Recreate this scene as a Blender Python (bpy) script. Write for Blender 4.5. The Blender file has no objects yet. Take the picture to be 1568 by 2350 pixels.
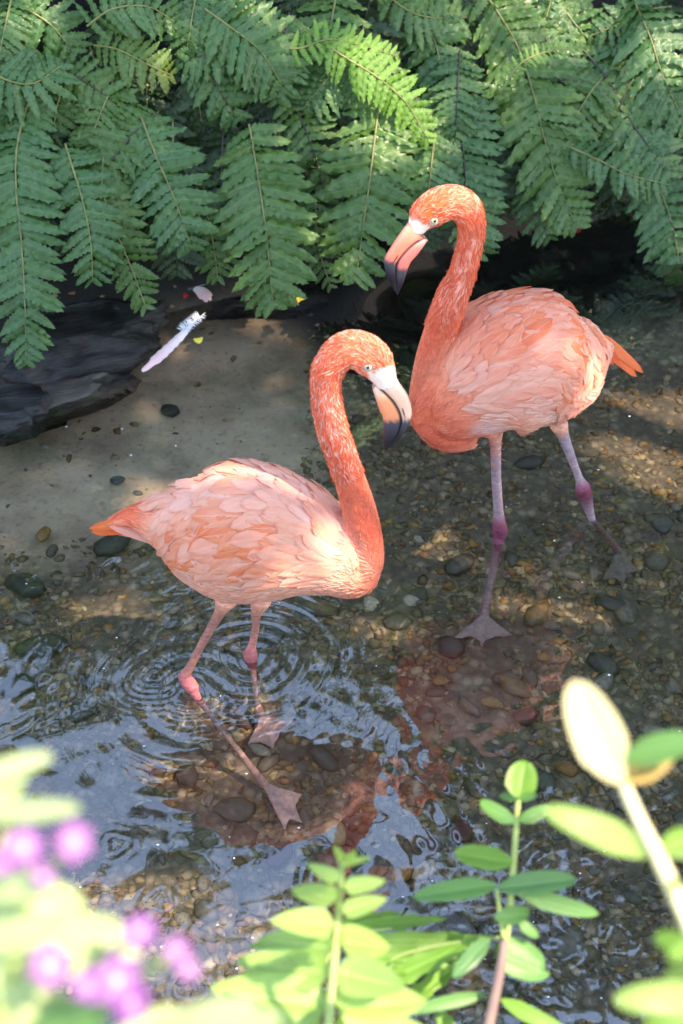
import bpy, bmesh, math, random
import numpy as np
from mathutils import Vector, Matrix, noise
from mathutils.bvhtree import BVHTree
R = math.radians
rnd = random.Random(7)
nr = np.random.RandomState(5)
sc = bpy.context.scene
C = sc.collection

# ------------------------------------------------------------------ camera, sky, sun, exposure
CAM = Vector((0, 0, 2.5)); PITCH = R(42); FP = 3616.0            # FP: focal length in units of a 1568 x 2349 picture
cam = bpy.data.cameras.new('camera'); co = bpy.data.objects.new('camera', cam); C.objects.link(co)
co.location = CAM; co.rotation_euler = (R(90) - PITCH, 0, 0)
cam.sensor_fit = 'VERTICAL'; cam.sensor_height = 36; cam.lens = 36 * FP / 2349
cam.clip_end = 500; cam.clip_start = .05
cam.dof.use_dof = True; cam.dof.focus_distance = 3.42; cam.dof.aperture_fstop = 4.2
sc.camera = co

SUN_EL, SUN_AZ = R(58), R(118)                                    # azimuth clockwise from +Y
SUN = Vector((math.cos(SUN_EL) * math.sin(SUN_AZ), math.cos(SUN_EL) * math.cos(SUN_AZ), math.sin(SUN_EL)))
w = bpy.data.worlds.new('World'); sc.world = w; w.use_nodes = True
nt = w.node_tree; sky = nt.nodes.new('ShaderNodeTexSky'); sky.sky_type = 'NISHITA'
sky.sun_disc = False; sky.sun_elevation = SUN_EL; sky.sun_rotation = SUN_AZ
sky.air_density = 1.6; sky.dust_density = .3; sky.ozone_density = 3.2
hs = nt.nodes.new('ShaderNodeHueSaturation'); hs.inputs['Saturation'].default_value = 1.08
nt.links.new(sky.outputs[0], hs.inputs['Color']); nt.links.new(hs.outputs[0], nt.nodes['Background'].inputs[0])
nt.nodes['Background'].inputs[1].default_value = 0.15
sl = bpy.data.lights.new('sun', 'SUN'); sl.energy = 2.1; sl.angle = R(.53); sl.color = (1, .95, .88)
sl.cycles.is_caustics_light = True
so = bpy.data.objects.new('sun', sl); C.objects.link(so); so.location = (0, 0, 12)
so.rotation_euler = SUN.to_track_quat('Z', 'Y').to_euler()
vs = sc.view_settings; vs.view_transform = 'Standard'; vs.look = 'None'; vs.gamma = 1; vs.use_curve_mapping = False
vs.exposure = 2.4
vs.use_white_balance = True; vs.white_balance_temperature = 8400; vs.white_balance_tint = 22
sc.cycles.use_denoising = True; sc.cycles.max_bounces = 10; sc.cycles.transparent_max_bounces = 24
sc.cycles.transmission_bounces = 8; sc.cycles.diffuse_bounces = 4; sc.cycles.sample_clamp_indirect = 6

# ------------------------------------------------------------------ picture to place
CF = Vector((0, math.cos(PITCH), -math.sin(PITCH))); CR = Vector((1, 0, 0)); CU = Vector((0, math.sin(PITCH), math.cos(PITCH)))
def ray(px, py): return CF + CR * ((px - 784) / FP) + CU * ((1174.5 - py) / FP)
def at_z(px, py, z): d = ray(px, py); return CAM + d * ((z - CAM.z) / d.z)
def at_y(px, py, y): d = ray(px, py); return CAM + d * (y / d.y)
def at_d(px, py, d): return CAM + ray(px, py) * d                 # d: distance along the camera axis
def depth(p): return (p - CAM).dot(CF)
def at_plane(px, py, p0, n): d = ray(px, py); return CAM + d * ((p0 - CAM).dot(n) / d.dot(n))
def under(px, py, z):                                             # a point seen through flat water
    s = at_z(px, py, 0); d = ray(px, py).normalized(); h = Vector((d.x, d.y, 0)); sn = h.length / 1.333
    h = h.normalized() * (sn / math.sqrt(1 - sn * sn)); return s + Vector((h.x * -z, h.y * -z, z))

# ------------------------------------------------------------------ helpers
def mesh(name, v, f, mat=None, smooth=True):
    me = bpy.data.meshes.new(name); me.from_pydata([tuple(p) for p in v], [], f)
    if smooth: me.polygons.foreach_set('use_smooth', [True] * len(me.polygons))
    if mat: me.materials.append(mat)
    me.update(); return me
def link(name, me, parent=None, mat=None, mx=None):
    o = bpy.data.objects.new(name, me); C.objects.link(o)
    if mat and not me.materials: me.materials.append(mat)
    if parent is not None:
        o.parent = parent
        o.matrix_parent_inverse = parent_inv(parent)
    if mx is not None: o.matrix_basis = mx
    o.cycles.is_caustics_receiver = True
    return o
PINV = {}
def parent_inv(p):
    if p.name not in PINV: PINV[p.name] = world_of(p).inverted()
    return PINV[p.name]
def world_of(o):
    m = o.matrix_basis.copy()
    if o.parent: m = world_of(o.parent) @ o.matrix_parent_inverse @ m
    return m
def empty(name, loc, label, cat, group=None):
    o = bpy.data.objects.new(name, None); C.objects.link(o); o.location = loc; o.empty_display_size = .1
    return tag(o, label, cat, group)
def tag(o, label=None, cat=None, group=None, kind=None):
    if label: o['label'] = label
    if cat: o['category'] = cat
    if group: o['group'] = group
    if kind: o['kind'] = kind
    return o
def np_mesh(name, V, F, mat, cols=None, smooth=True):
    me = bpy.data.meshes.new(name); V = np.asarray(V, np.float32); F = np.asarray(F, np.int32); k = F.shape[1]
    me.vertices.add(len(V)); me.vertices.foreach_set('co', V.ravel())
    me.loops.add(F.size); me.loops.foreach_set('vertex_index', F.ravel())
    me.polygons.add(len(F)); me.polygons.foreach_set('loop_start', np.arange(0, F.size, k, dtype=np.int32))
    me.polygons.foreach_set('loop_total', np.full(len(F), k, np.int32))
    if smooth: me.polygons.foreach_set('use_smooth', np.ones(len(F), bool))
    me.update(calc_edges=True); me.validate()
    if cols is not None: set_cols(me, cols)
    if mat: me.materials.append(mat)
    return me
def set_cols(me, cols):
    a = me.color_attributes.new('tint', 'FLOAT_COLOR', 'POINT'); c = np.ones((len(me.vertices), 4), np.float32); c[:, :3] = cols
    a.data.foreach_set('color', c.ravel())
def sstep(a, b, x): t = np.clip((x - a) / (b - a), 0, 1); return t * t * (3 - 2 * t)

# ------------------------------------------------------------------ materials
def mat(name):
    m = bpy.data.materials.new(name); m.use_nodes = True; t = m.node_tree
    return m, t, t.nodes['Principled BSDF'], t.nodes['Material Output']
def nd(t, kind, **kw):
    n = t.nodes.new(kind)
    for k, v in kw.items():
        if k.startswith('i_'): n.inputs[k[2:].replace('_', ' ')].default_value = v
        else: setattr(n, k, v)
    return n
def ramp(t, fac, stops):
    r = t.nodes.new('ShaderNodeValToRGB'); e = r.color_ramp.elements
    while len(e) > 1: e.remove(e[-1])
    for i, (p, c) in enumerate(stops):
        el = e[0] if i == 0 else e.new(p)
        el.position = p; el.color = (*c, 1) if len(c) == 3 else c
    t.links.new(fac, r.inputs[0]); return r
def mixc(t, fac, a, b, mode='MIX'):
    m = t.nodes.new('ShaderNodeMix'); m.data_type = 'RGBA'; m.blend_type = mode
    for s, v in ((0, fac), (6, a), (7, b)):
        if hasattr(v, 'is_linked') or hasattr(v, 'links'): t.links.new(v, m.inputs[s])
        elif s == 0: m.inputs[0].default_value = v
        else: m.inputs[s].default_value = (*v, 1)
    return m.outputs[2]
def math_(t, op, a, b=None):
    m = t.nodes.new('ShaderNodeMath'); m.operation = op
    for i, v in enumerate((a, b)):
        if v is None: continue
        if hasattr(v, 'links'): t.links.new(v, m.inputs[i])
        else: m.inputs[i].default_value = v
    return m.outputs[0]

def leaf_mat(name, top, var, trans=(.3, .5, .08), tf=.3, rough=.4, spots=False, veins=True):
    m, t, b, out = mat(name)
    if spots: b.inputs['Specular IOR Level'].default_value = .5; b.inputs['Coat Weight'].default_value = .06; b.inputs['Coat Roughness'].default_value = .25
    oi = nd(t, 'ShaderNodeObjectInfo'); tc = nd(t, 'ShaderNodeTexCoord')
    n = nd(t, 'ShaderNodeTexNoise', i_Scale=3.0, i_Detail=4.0); t.links.new(tc.outputs['Object'], n.inputs['Vector'])
    c = mixc(t, oi.outputs['Random'], top, var)
    c = mixc(t, math_(t, 'MULTIPLY', n.outputs['Fac'], .55), c, tuple(x * .45 for x in top))
    if spots:
        v = nd(t, 'ShaderNodeTexVoronoi', i_Scale=9.0); t.links.new(tc.outputs['Object'], v.inputs['Vector'])
        s = ramp(t, v.outputs['Distance'], [(.12, (.6,) * 3), (.3, (0,) * 3)])
        c = mixc(t, s.outputs[0], c, (.035, .085, .012))
        y = nd(t, 'ShaderNodeTexNoise', i_Scale=1.3, i_Detail=2.0)
        ad = nd(t, 'ShaderNodeVectorMath', operation='ADD'); cx = nd(t, 'ShaderNodeCombineXYZ')
        t.links.new(math_(t, 'MULTIPLY', oi.outputs['Random'], 50), cx.inputs[0]); t.links.new(tc.outputs['Object'], ad.inputs[0]); t.links.new(cx.outputs[0], ad.inputs[1])
        t.links.new(ad.outputs[0], y.inputs['Vector'])
        s2 = ramp(t, y.outputs['Fac'], [(.66, (0,) * 3), (.78, (.8,) * 3)])
        c = mixc(t, s2.outputs[0], c, (.25, .2, .05))
    if veins:
        sx = nd(t, 'ShaderNodeSeparateXYZ'); t.links.new(tc.outputs['UV'], sx.inputs[0])
        a = math_(t, 'ABSOLUTE', math_(t, 'SUBTRACT', sx.outputs[1], .5))
        mr = ramp(t, a, [(0, (1,) * 3), (.035, (0,) * 3)])
        vn = nd(t, 'ShaderNodeTexWave', i_Scale=1.0, i_Distortion=1.5); vv_ = nd(t, 'ShaderNodeCombineXYZ'); t.links.new(math_(t, 'MULTIPLY', math_(t, 'SUBTRACT', sx.outputs[0], math_(t, 'MULTIPLY', a, .55)), 4.5), vv_.inputs[0]); t.links.new(vv_.outputs[0], vn.inputs['Vector'])
        vr_ = ramp(t, vn.outputs['Fac'], [(.82, (0,) * 3), (1.0, (.35,) * 3)]); c = mixc(t, vr_.outputs[0], c, tuple(min(1, x * 1.9 + .03) for x in top))
        c = mixc(t, math_(t, 'MULTIPLY', mr.outputs[0], .6), c, tuple(min(1, x * 2.2 + .03) for x in top))
        wv = math_(t, 'SINE', math_(t, 'MULTIPLY', math_(t, 'ADD', sx.outputs[0], math_(t, 'MULTIPLY', a, -.5)), 90))
        bp = nd(t, 'ShaderNodeBump', i_Strength=.35, i_Distance=.004)
        t.links.new(math_(t, 'ADD', math_(t, 'MULTIPLY', wv, .4), n.outputs['Fac']), bp.inputs['Height']); t.links.new(bp.outputs[0], b.inputs['Normal'])
    t.links.new(c, b.inputs['Base Color']); b.inputs['Roughness'].default_value = rough
    tr = nd(t, 'ShaderNodeBsdfTranslucent'); tr.inputs[0].default_value = (*trans, 1)
    mx = nd(t, 'ShaderNodeMixShader'); mx.inputs[0].default_value = tf
    t.links.new(b.outputs[0], mx.inputs[1]); t.links.new(tr.outputs[0], mx.inputs[2]); t.links.new(mx.outputs[0], out.inputs[0])
    return m

M = {}
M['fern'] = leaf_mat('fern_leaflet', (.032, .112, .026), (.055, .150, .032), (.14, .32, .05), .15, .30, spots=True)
M['fern_shade'] = leaf_mat('fern_back_shaded', (.014, .045, .010), (.024, .065, .014), (.1, .22, .04), .15, .38, spots=True)  # darker copy of the fern green, painting the shade between fronds
M['fern_b'] = leaf_mat('fern_leaflet_yellowish', (.045, .125, .022), (.075, .165, .026), (.2, .4, .05), .18, .32, spots=True)
M['fern_light'] = leaf_mat('fern_young', (.10, .24, .03), (.13, .30, .04), (.3, .55, .05), .25, .4, spots=True)
M['canopy'] = leaf_mat('canopy_leaf', (.05, .11, .03), (.09, .16, .03), (.14, .28, .03), .25, .5, veins=False)
M['young'] = leaf_mat('young_leaf', (.24, .42, .10), (.32, .50, .12), (.45, .7, .12), .3, .35)
M['sprig'] = leaf_mat('sprig_leaf', (.07, .20, .06), (.10, .27, .05), (.25, .5, .06), .2, .35)
M['bloom'] = leaf_mat('overlit_bush_leaf', (.42, .56, .26), (.50, .62, .30), (.6, .8, .3), .35, .35)  # leaf colour raised to paint in the overexposed look of full sun
M['yellow'] = leaf_mat('yellow_leaf', (.62, .58, .30), (.62, .58, .30), (.8, .75, .35), .3, .4)
M['amber'] = leaf_mat('amber_leaf', (.55, .36, .10), (.55, .40, .12), (.7, .45, .1), .35, .4)
M['wavy'] = leaf_mat('wavy_leaf', (.11, .27, .03), (.15, .33, .04), (.3, .55, .05), .25, .38)

def simple(name, col, rough=.6, spec=.5, noise_s=None, col2=None, bump=0, ns=20):
    m, t, b, out = mat(name); b.inputs['Roughness'].default_value = rough; b.inputs['Specular IOR Level'].default_value = spec
    if col2:
        tc = nd(t, 'ShaderNodeTexCoord'); n = nd(t, 'ShaderNodeTexNoise', i_Scale=float(ns), i_Detail=6.0); t.links.new(tc.outputs['Object'], n.inputs['Vector'])
        r = ramp(t, n.outputs['Fac'], [(.35, col), (.65, col2)]); t.links.new(r.outputs[0], b.inputs['Base Color'])
        if bump:
            bp = nd(t, 'ShaderNodeBump', i_Strength=bump, i_Distance=.01); t.links.new(n.outputs['Fac'], bp.inputs['Height']); t.links.new(bp.outputs[0], b.inputs['Normal'])
    else: b.inputs['Base Color'].default_value = (*col, 1)
    return m
M['stem'] = simple('green_stem', (.28, .36, .10), .5, col2=(.2, .3, .08))
M['pale_stem'] = simple('pale_stem', (.62, .60, .36), .5, col2=(.55, .55, .3))
M['brown_stem'] = simple('brown_stem', (.16, .10, .09), .6, col2=(.24, .16, .12))
M['rachis'] = simple('rachis', (.12, .13, .04), .5, col2=(.20, .20, .06))
M['dark_rachis'] = simple('dark_rachis', (.03, .025, .02), .5, col2=(.06, .05, .03))
M['bark'] = simple('bark', (.07, .05, .035), .9, col2=(.14, .11, .08), bump=.6)
M['rock'] = simple('wet_rock', (.004, .004, .004), .32, .4, col2=(.022, .021, .018), bump=.8, ns=14)
M['rock_b'] = simple('brown_wet_rock', (.014, .011, .008), .4, .4, col2=(.08, .068, .052), bump=.6, ns=10)
for k_ in ('rock', 'rock_b'):
    t = M[k_].node_tree; b_ = t.nodes['Principled BSDF']; tc_0 = nd(t, 'ShaderNodeTexCoord'); mp_ = nd(t, 'ShaderNodeMapping'); mp_.inputs['Scale'].default_value = (5, 34, 40)
    n_0 = nd(t, 'ShaderNodeTexNoise', i_Scale=1.0, i_Detail=8.0, i_Roughness=.7); t.links.new(tc_0.outputs['Object'], mp_.inputs[0]); t.links.new(mp_.outputs[0], n_0.inputs['Vector'])
    old = b_.inputs['Base Color'].links[0].from_socket; rr_ = ramp(t, n_0.outputs['Fac'], [(.56, (0,) * 3), (.68, (.8,) * 3)])
    t.links.new(mixc(t, rr_.outputs[0], old, (.055, .055, .055)), b_.inputs['Base Color'])  # pale streaks paint wet glints into the rock colour
    bb_ = nd(t, 'ShaderNodeBump', i_Strength=.9, i_Distance=.012); t.links.new(n_0.outputs['Fac'], bb_.inputs['Height']); t.links.new(bb_.outputs[0], b_.inputs['Normal'])
M['quill'] = simple('quill', (.75, .72, .7), .5)
M['yleaf'] = simple('fallen_yellow_leaf', (.75, .55, .03), .5, col2=(.65, .5, .08), ns=60)
M['redp'] = simple('red_petal', (.55, .02, .03), .5)
M['pup'] = simple('pupil', (.004, .004, .004), .05)
M['lid'] = simple('eyelid', (.28, .26, .27), .5)
M['speck'] = simple('speck', (.8, .8, .82), .5)

def tint_mat(name, rough=.6, ns=200, amt=.25, bump=.3, sheen=.0, spec=.4, sss=0):
    m, t, b, out = mat(name); a = nd(t, 'ShaderNodeVertexColor', layer_name='tint')
    tc = nd(t, 'ShaderNodeTexCoord'); n = nd(t, 'ShaderNodeTexNoise', i_Scale=float(ns), i_Detail=3.0); t.links.new(tc.outputs['Object'], n.inputs['Vector'])
    f = math_(t, 'ADD', math_(t, 'MULTIPLY', n.outputs['Fac'], amt * 2), 1 - amt)
    cb = nd(t, 'ShaderNodeCombineColor')
    for i in range(3): t.links.new(f, cb.inputs[i])
    c = mixc(t, 1.0, a.outputs[0], cb.outputs[0], 'MULTIPLY'); t.links.new(c, b.inputs['Base Color'])
    if bump:
        bp = nd(t, 'ShaderNodeBump', i_Strength=bump, i_Distance=.002); t.links.new(n.outputs['Fac'], bp.inputs['Height']); t.links.new(bp.outputs[0], b.inputs['Normal'])
    b.inputs['Roughness'].default_value = rough; b.inputs['Specular IOR Level'].default_value = spec; b.inputs['Sheen Weight'].default_value = sheen
    if sss: b.inputs['Subsurface Weight'].default_value = sss; b.inputs['Subsurface Scale'].default_value = .006; b.inputs['Subsurface Radius'].default_value = (1, .4, .3)
    return m
M['plumage'] = tint_mat('plumage', .75, 120, .12, .5, 0, .12)
M['strand'] = tint_mat('plume_strand', .7, 60, .1, 0, 0, .15)
M['bill'] = tint_mat('bill', .38, 90, .08, .12, 0, .45)
M['gravel'] = tint_mat('gravel_stone', .6, 60, .3, .2, 0, .3)

def stone_mat():
    m, t, b, out = mat('pebble'); oi = nd(t, 'ShaderNodeObjectInfo'); tc = nd(t, 'ShaderNodeTexCoord')
    r = ramp(t, oi.outputs['Random'], [(0, (.17, .145, .11)), (.15, (.34, .28, .2)), (.3, (.09, .09, .075)), (.45, (.44, .37, .27)), (.55, (.2, .085, .06)), (.62, (.42, .24, .08)), (.7, (.14, .15, .1)), (.85, (.25, .22, .18)), (.95, (.5, .45, .36))])
    r.color_ramp.interpolation = 'CONSTANT'
    n = nd(t, 'ShaderNodeTexNoise', i_Scale=2.5, i_Detail=6.0); t.links.new(tc.outputs['Object'], n.inputs['Vector'])
    c = mixc(t, math_(t, 'MULTIPLY', n.outputs['Fac'], 1.2), r.outputs[0], (.04, .035, .025)); c = mixc(t, .25, c, (.05, .045, .03))  # dull brown coat paints murky water over the pebbles
    t.links.new(c, b.inputs['Base Color']); b.inputs['Roughness'].default_value = .6
    return m
M['pebble'] = stone_mat()

def feather_mat():
    m, t, b, out = mat('feather'); oi = nd(t, 'ShaderNodeObjectInfo'); tc = nd(t, 'ShaderNodeTexCoord')
    sx = nd(t, 'ShaderNodeSeparateXYZ'); t.links.new(tc.outputs['UV'], sx.inputs[0])
    a = math_(t, 'ABSOLUTE', math_(t, 'SUBTRACT', sx.outputs[1], .5))
    barb = math_(t, 'SUBTRACT', sx.outputs[0], math_(t, 'MULTIPLY', a, .9))
    cx = nd(t, 'ShaderNodeCombineXYZ'); t.links.new(math_(t, 'MULTIPLY', barb, 34), cx.inputs[0]); t.links.new(math_(t, 'MULTIPLY', a, 2.5), cx.inputs[1])
    t.links.new(math_(t, 'MULTIPLY', oi.outputs['Random'], 90), cx.inputs[2])
    n = nd(t, 'ShaderNodeTexNoise', i_Scale=1.0, i_Detail=2.0); t.links.new(cx.outputs[0], n.inputs['Vector'])
    n2 = nd(t, 'ShaderNodeTexNoise', i_Scale=2.2, i_Detail=2.0)
    cy = nd(t, 'ShaderNodeCombineXYZ'); t.links.new(sx.outputs[0], cy.inputs[0]); t.links.new(sx.outputs[1], cy.inputs[1]); t.links.new(math_(t, 'MULTIPLY', oi.outputs['Random'], 70), cy.inputs[2])
    t.links.new(cy.outputs[0], n2.inputs['Vector'])
    c0 = oi.outputs['Color']
    pale = mixc(t, math_(t, 'MULTIPLY', oi.outputs['Alpha'], .34), c0, (.92, .62, .53))
    rich = mixc(t, .35, c0, (.86, .24, .09))
    f = ramp(t, math_(t, 'ADD', math_(t, 'MULTIPLY', n2.outputs['Fac'], .8), math_(t, 'MULTIPLY', sx.outputs[0], .25)), [(.35, (0,) * 3), (.8, (1,) * 3)])
    c = mixc(t, f.outputs[0], pale, rich)
    ed = ramp(t, a, [(.40, (0,) * 3), (.5, (.25,) * 3)]); c = mixc(t, math_(t, 'MULTIPLY', ed.outputs[0], oi.outputs['Alpha']), c, (.92, .62, .53))
    sh = ramp(t, a, [(0.0, (.7,) * 3), (.022, (0,) * 3)]); c = mixc(t, math_(t, 'MULTIPLY', sh.outputs[0], oi.outputs['Alpha']), c, (.95, .74, .66))
    c = mixc(t, 1.0, c, (.99, .75, .66), 'MULTIPLY')
    bf = math_(t, 'ADD', math_(t, 'MULTIPLY', n.outputs['Fac'], .34), .83); cb = nd(t, 'ShaderNodeCombineColor')
    for i in range(3): t.links.new(bf, cb.inputs[i])
    c = mixc(t, 1.0, c, cb.outputs[0], 'MULTIPLY')
    t.links.new(c, b.inputs['Base Color']); b.inputs['Roughness'].default_value = .6; b.inputs['Specular IOR Level'].default_value = .15
    bp = nd(t, 'ShaderNodeBump', i_Strength=.4, i_Distance=.0015); t.links.new(n.outputs['Fac'], bp.inputs['Height']); t.links.new(bp.outputs[0], b.inputs['Normal'])
    tr = nd(t, 'ShaderNodeBsdfTranslucent'); t.links.new(c, tr.inputs[0]); mx = nd(t, 'ShaderNodeMixShader'); mx.inputs[0].default_value = .18
    t.links.new(b.outputs[0], mx.inputs[1]); t.links.new(tr.outputs[0], mx.inputs[2])
    nn = math_(t, 'MULTIPLY', math_(t, 'SUBTRACT', n.outputs['Fac'], .5), 1.1)
    e1 = math_(t, 'ADD', math_(t, 'MULTIPLY', a, 2), nn); e2 = math_(t, 'ADD', math_(t, 'MULTIPLY', math_(t, 'SUBTRACT', sx.outputs[0], .78), 4.2), nn)
    al = ramp(t, math_(t, 'MAXIMUM', e1, e2), [(.72, (0,) * 3), (1.0, (1,) * 3)])
    tp = nd(t, 'ShaderNodeBsdfTransparent'); m2 = nd(t, 'ShaderNodeMixShader'); t.links.new(al.outputs[0], m2.inputs[0]); t.links.new(mx.outputs[0], m2.inputs[1]); t.links.new(tp.outputs[0], m2.inputs[2]); t.links.new(mx.outputs[0], out.inputs[0])
    return m
M['feather'] = feather_mat()

def petal_mat():
    m, t, b, out = mat('petal'); tc = nd(t, 'ShaderNodeTexCoord'); sx = nd(t, 'ShaderNodeSeparateXYZ'); t.links.new(tc.outputs['UV'], sx.inputs[0])
    r = ramp(t, sx.outputs[0], [(0, (.48, .28, .45)), (.4, (.36, .15, .36)), (1, (.18, .03, .23))])
    t.links.new(r.outputs[0], b.inputs['Base Color']); b.inputs['Roughness'].default_value = .5
    tr = nd(t, 'ShaderNodeBsdfTranslucent'); t.links.new(r.outputs[0], tr.inputs[0]); mx = nd(t, 'ShaderNodeMixShader'); mx.inputs[0].default_value = .3
    t.links.new(b.outputs[0], mx.inputs[1]); t.links.new(tr.outputs[0], mx.inputs[2]); t.links.new(mx.outputs[0], out.inputs[0]); return m
M['petal'] = petal_mat()

def eye_mat():
    m, t, b, out = mat('iris'); tc = nd(t, 'ShaderNodeTexCoord'); ln = nd(t, 'ShaderNodeVectorMath', operation='LENGTH')
    mp = nd(t, 'ShaderNodeVectorMath', operation='MULTIPLY'); mp.inputs[1].default_value = (1, 1, 0)
    t.links.new(tc.outputs['Object'], mp.inputs[0]); t.links.new(mp.outputs[0], ln.inputs[0])
    r = ramp(t, ln.outputs['Value'], [(.0, (.005,) * 3), (.32, (.005,) * 3), (.38, (.45, .44, .30)), (.72, (.55, .53, .38)), (.84, (.12, .12, .13)), (.95, (.5, .48, .5))])
    t.links.new(r.outputs[0], b.inputs['Base Color']); b.inputs['Roughness'].default_value = .12; return m
M['eye'] = eye_mat()

# water: true refraction; its ripples are in the mesh
m, t, b, out = mat('water')
g = nd(t, 'ShaderNodeBsdfGlass', i_IOR=1.333, i_Roughness=0.0); g.inputs[0].default_value = (.97, .985, .97, 1)
gl = nd(t, 'ShaderNodeBsdfGlossy'); gl.inputs['Roughness'].default_value = 0.0; gl.inputs[0].default_value = (.9, .9, .9, 1)
mx = nd(t, 'ShaderNodeMixShader'); mx.inputs[0].default_value = .12
t.links.new(g.outputs[0], mx.inputs[1]); t.links.new(gl.outputs[0], mx.inputs[2]); t.links.new(mx.outputs[0], out.inputs[0])
M['water'] = m

# ground / stream bed
m, t, b, out = mat('stream_bed'); tc = nd(t, 'ShaderNodeTexCoord')
gm = nd(t, 'ShaderNodeVertexColor', layer_name='tint')           # r: gravel amount, g: bank soil plus painted overhang shade
sp = nd(t, 'ShaderNodeSeparateColor'); t.links.new(gm.outputs[0], sp.inputs[0])
v = nd(t, 'ShaderNodeTexVoronoi', i_Scale=42.0); n = nd(t, 'ShaderNodeTexNoise', i_Scale=7.0, i_Detail=8.0, i_Roughness=.6)
n3 = nd(t, 'ShaderNodeTexNoise', i_Scale=55.0, i_Detail=3.0)
for q in (v, n, n3): t.links.new(tc.outputs['Object'], q.inputs['Vector'])
sv = nd(t, 'ShaderNodeSeparateColor'); t.links.new(v.outputs['Color'], sv.inputs[0])
gr = ramp(t, sv.outputs[0], [(0, (.08, .065, .042)), (.25, (.20, .155, .10)), (.45, (.12, .10, .06)), (.6, (.27, .205, .13)), (.75, (.15, .08, .045)), (.88, (.34, .26, .17))])
gr2 = mixc(t, ramp(t, v.outputs['Distance'], [(.25, (0,) * 3), (.6, (.7,) * 3)]).outputs[0], gr.outputs[0], (.05, .045, .035))
sand = ramp(t, n.outputs['Fac'], [(.3, (.28, .20, .135)), (.55, (.44, .325, .22)), (.8, (.50, .38, .26))])
n4 = nd(t, 'ShaderNodeTexNoise', i_Scale=3.2, i_Detail=7.0, i_Roughness=.65); t.links.new(tc.outputs['Object'], n4.inputs['Vector'])
sand1 = mixc(t, ramp(t, n4.outputs['Fac'], [(.48, (0,) * 3), (.62, (.6,) * 3)]).outputs[0], sand.outputs[0], (.15, .125, .08))
sand2 = mixc(t, ramp(t, n3.outputs['Fac'], [(.56, (0,) * 3), (.72, (.45,) * 3)]).outputs[0], sand1, (.10, .085, .06))
c = mixc(t, sp.outputs[0], sand2, mixc(t, .8, (.10, .08, .055), gr2))  # brown mixed in to paint water murk over the bed
soil = ramp(t, n3.outputs['Fac'], [(.3, (.002, .0018, .0015)), (.7, (.007, .006, .004))])  # near-black: bank soil that also paints the shade under the ferns
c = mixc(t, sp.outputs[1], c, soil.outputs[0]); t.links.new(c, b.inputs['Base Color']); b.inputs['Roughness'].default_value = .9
bp = nd(t, 'ShaderNodeBump', i_Strength=.5, i_Distance=.01); t.links.new(n3.outputs['Fac'], bp.inputs['Height']); t.links.new(bp.outputs[0], b.inputs['Normal'])
M['bed'] = m

# ------------------------------------------------------------------ terrain
def bank_y(x): return np.interp(x, [-1.3, -.6, 0, .5, 1.2], [3.25, 3.5, 3.75, 4.05, 4.25])
NB = 1.22
def terrain(x, y):
    yb = bank_y(x) + .42 * sstep(-.1, .5, x)
    far = (y - yb)
    z = np.full_like(x, -.25)
    z = z + sstep(-.25, .1, far) * .22 + np.where(far > 0, np.minimum(far, 3.5) * .85 + np.maximum(far - 3.5, 0) * .06, 0)
    z = z - .35 * sstep(-.75, -.2, far) * sstep(-.15, .35, x) * sstep(.3, .0, far)
    near = NB - y
    z = z + sstep(-.15, .1, near) * .28 + np.where(near > 0, np.minimum(near, 1.1) * .8, 0)
    z = z + .02 * np.sin(x * 3.1 + 1) * np.sin(y * 2.7) + .008 * np.sin(x * 11 + y * 4) * np.sin(y * 9 - x * 3)
    return z
xs = np.unique(np.concatenate([np.linspace(-1.5, 1.5, 150), np.linspace(-6, 6, 60), np.linspace(-80, 80, 41)]))
ys = np.unique(np.concatenate([np.linspace(.2, 5, 220), np.linspace(-4, 12, 60), np.linspace(-80, 120, 51)]))
X, Y = np.meshgrid(xs, ys, indexing='ij'); Z = terrain(X, Y)
def grid_faces(n, m_):
    i = np.arange(n * m_).reshape(n, m_); return np.stack([i[:-1, :-1], i[1:, :-1], i[1:, 1:], i[:-1, 1:]], -1).reshape(-1, 4)
sandm = 1 - np.clip(sstep(-1.2, .35, X) + 0, 0, 1) * 1.0
gravel = sstep(3.0, 2.6, Y) ; gravel = np.clip(np.maximum(gravel, sstep(-.25, .15, X) * .95), 0, 1)
soil_shade = np.clip(np.maximum(sstep(-.1, .1, Y - bank_y(X) + .45 * sstep(-.3, .3, X)), sstep(-.05, .1, NB - Y)), 0, 1)  # mask reaches out under the water to paint the overhang's shade
tc_ = np.stack([gravel, soil_shade, 0 * X], -1).reshape(-1, 3)
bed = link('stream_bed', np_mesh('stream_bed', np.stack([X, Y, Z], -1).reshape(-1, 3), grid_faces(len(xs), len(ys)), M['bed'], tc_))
tag(bed, 'sandy and pebbly stream bed rising to dark soil banks, fern shade painted near-black', kind='structure')

# ------------------------------------------------------------------ water
xs = np.unique(np.concatenate([np.arange(-1.05, 1.05, .0045), np.linspace(-9, 9, 60)]))
ys = np.unique(np.concatenate([np.arange(1.32, 3.0, .0045), np.arange(3.0, 4.4, .009), np.linspace(1.0, 5.3, 16)]))
X, Y = np.meshgrid(xs, ys, indexing='ij')
H = np.zeros_like(X)
def ring(px, py, lam, amp, decay, r0=0.0, rmax=9.):
    global H
    c = at_z(px, py, 0); r = np.hypot(X - c.x, Y - c.y) + .004 * np.sin(3 * np.arctan2(Y - c.y, X - c.x) + px)
    H += amp * np.cos(2 * math.pi * (r - r0) / lam) * np.exp(-np.abs(r - r0) / decay) * sstep(rmax, rmax * .8, r)
ring(575, 1508, .034, .0005, .10, .05)
ring(575, 1508, .021, .00016, .07, .16)
ring(352, 1556, .016, .00045, .045, .02)
ring(440, 1590, .020, .00035, .07, .03)
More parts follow.
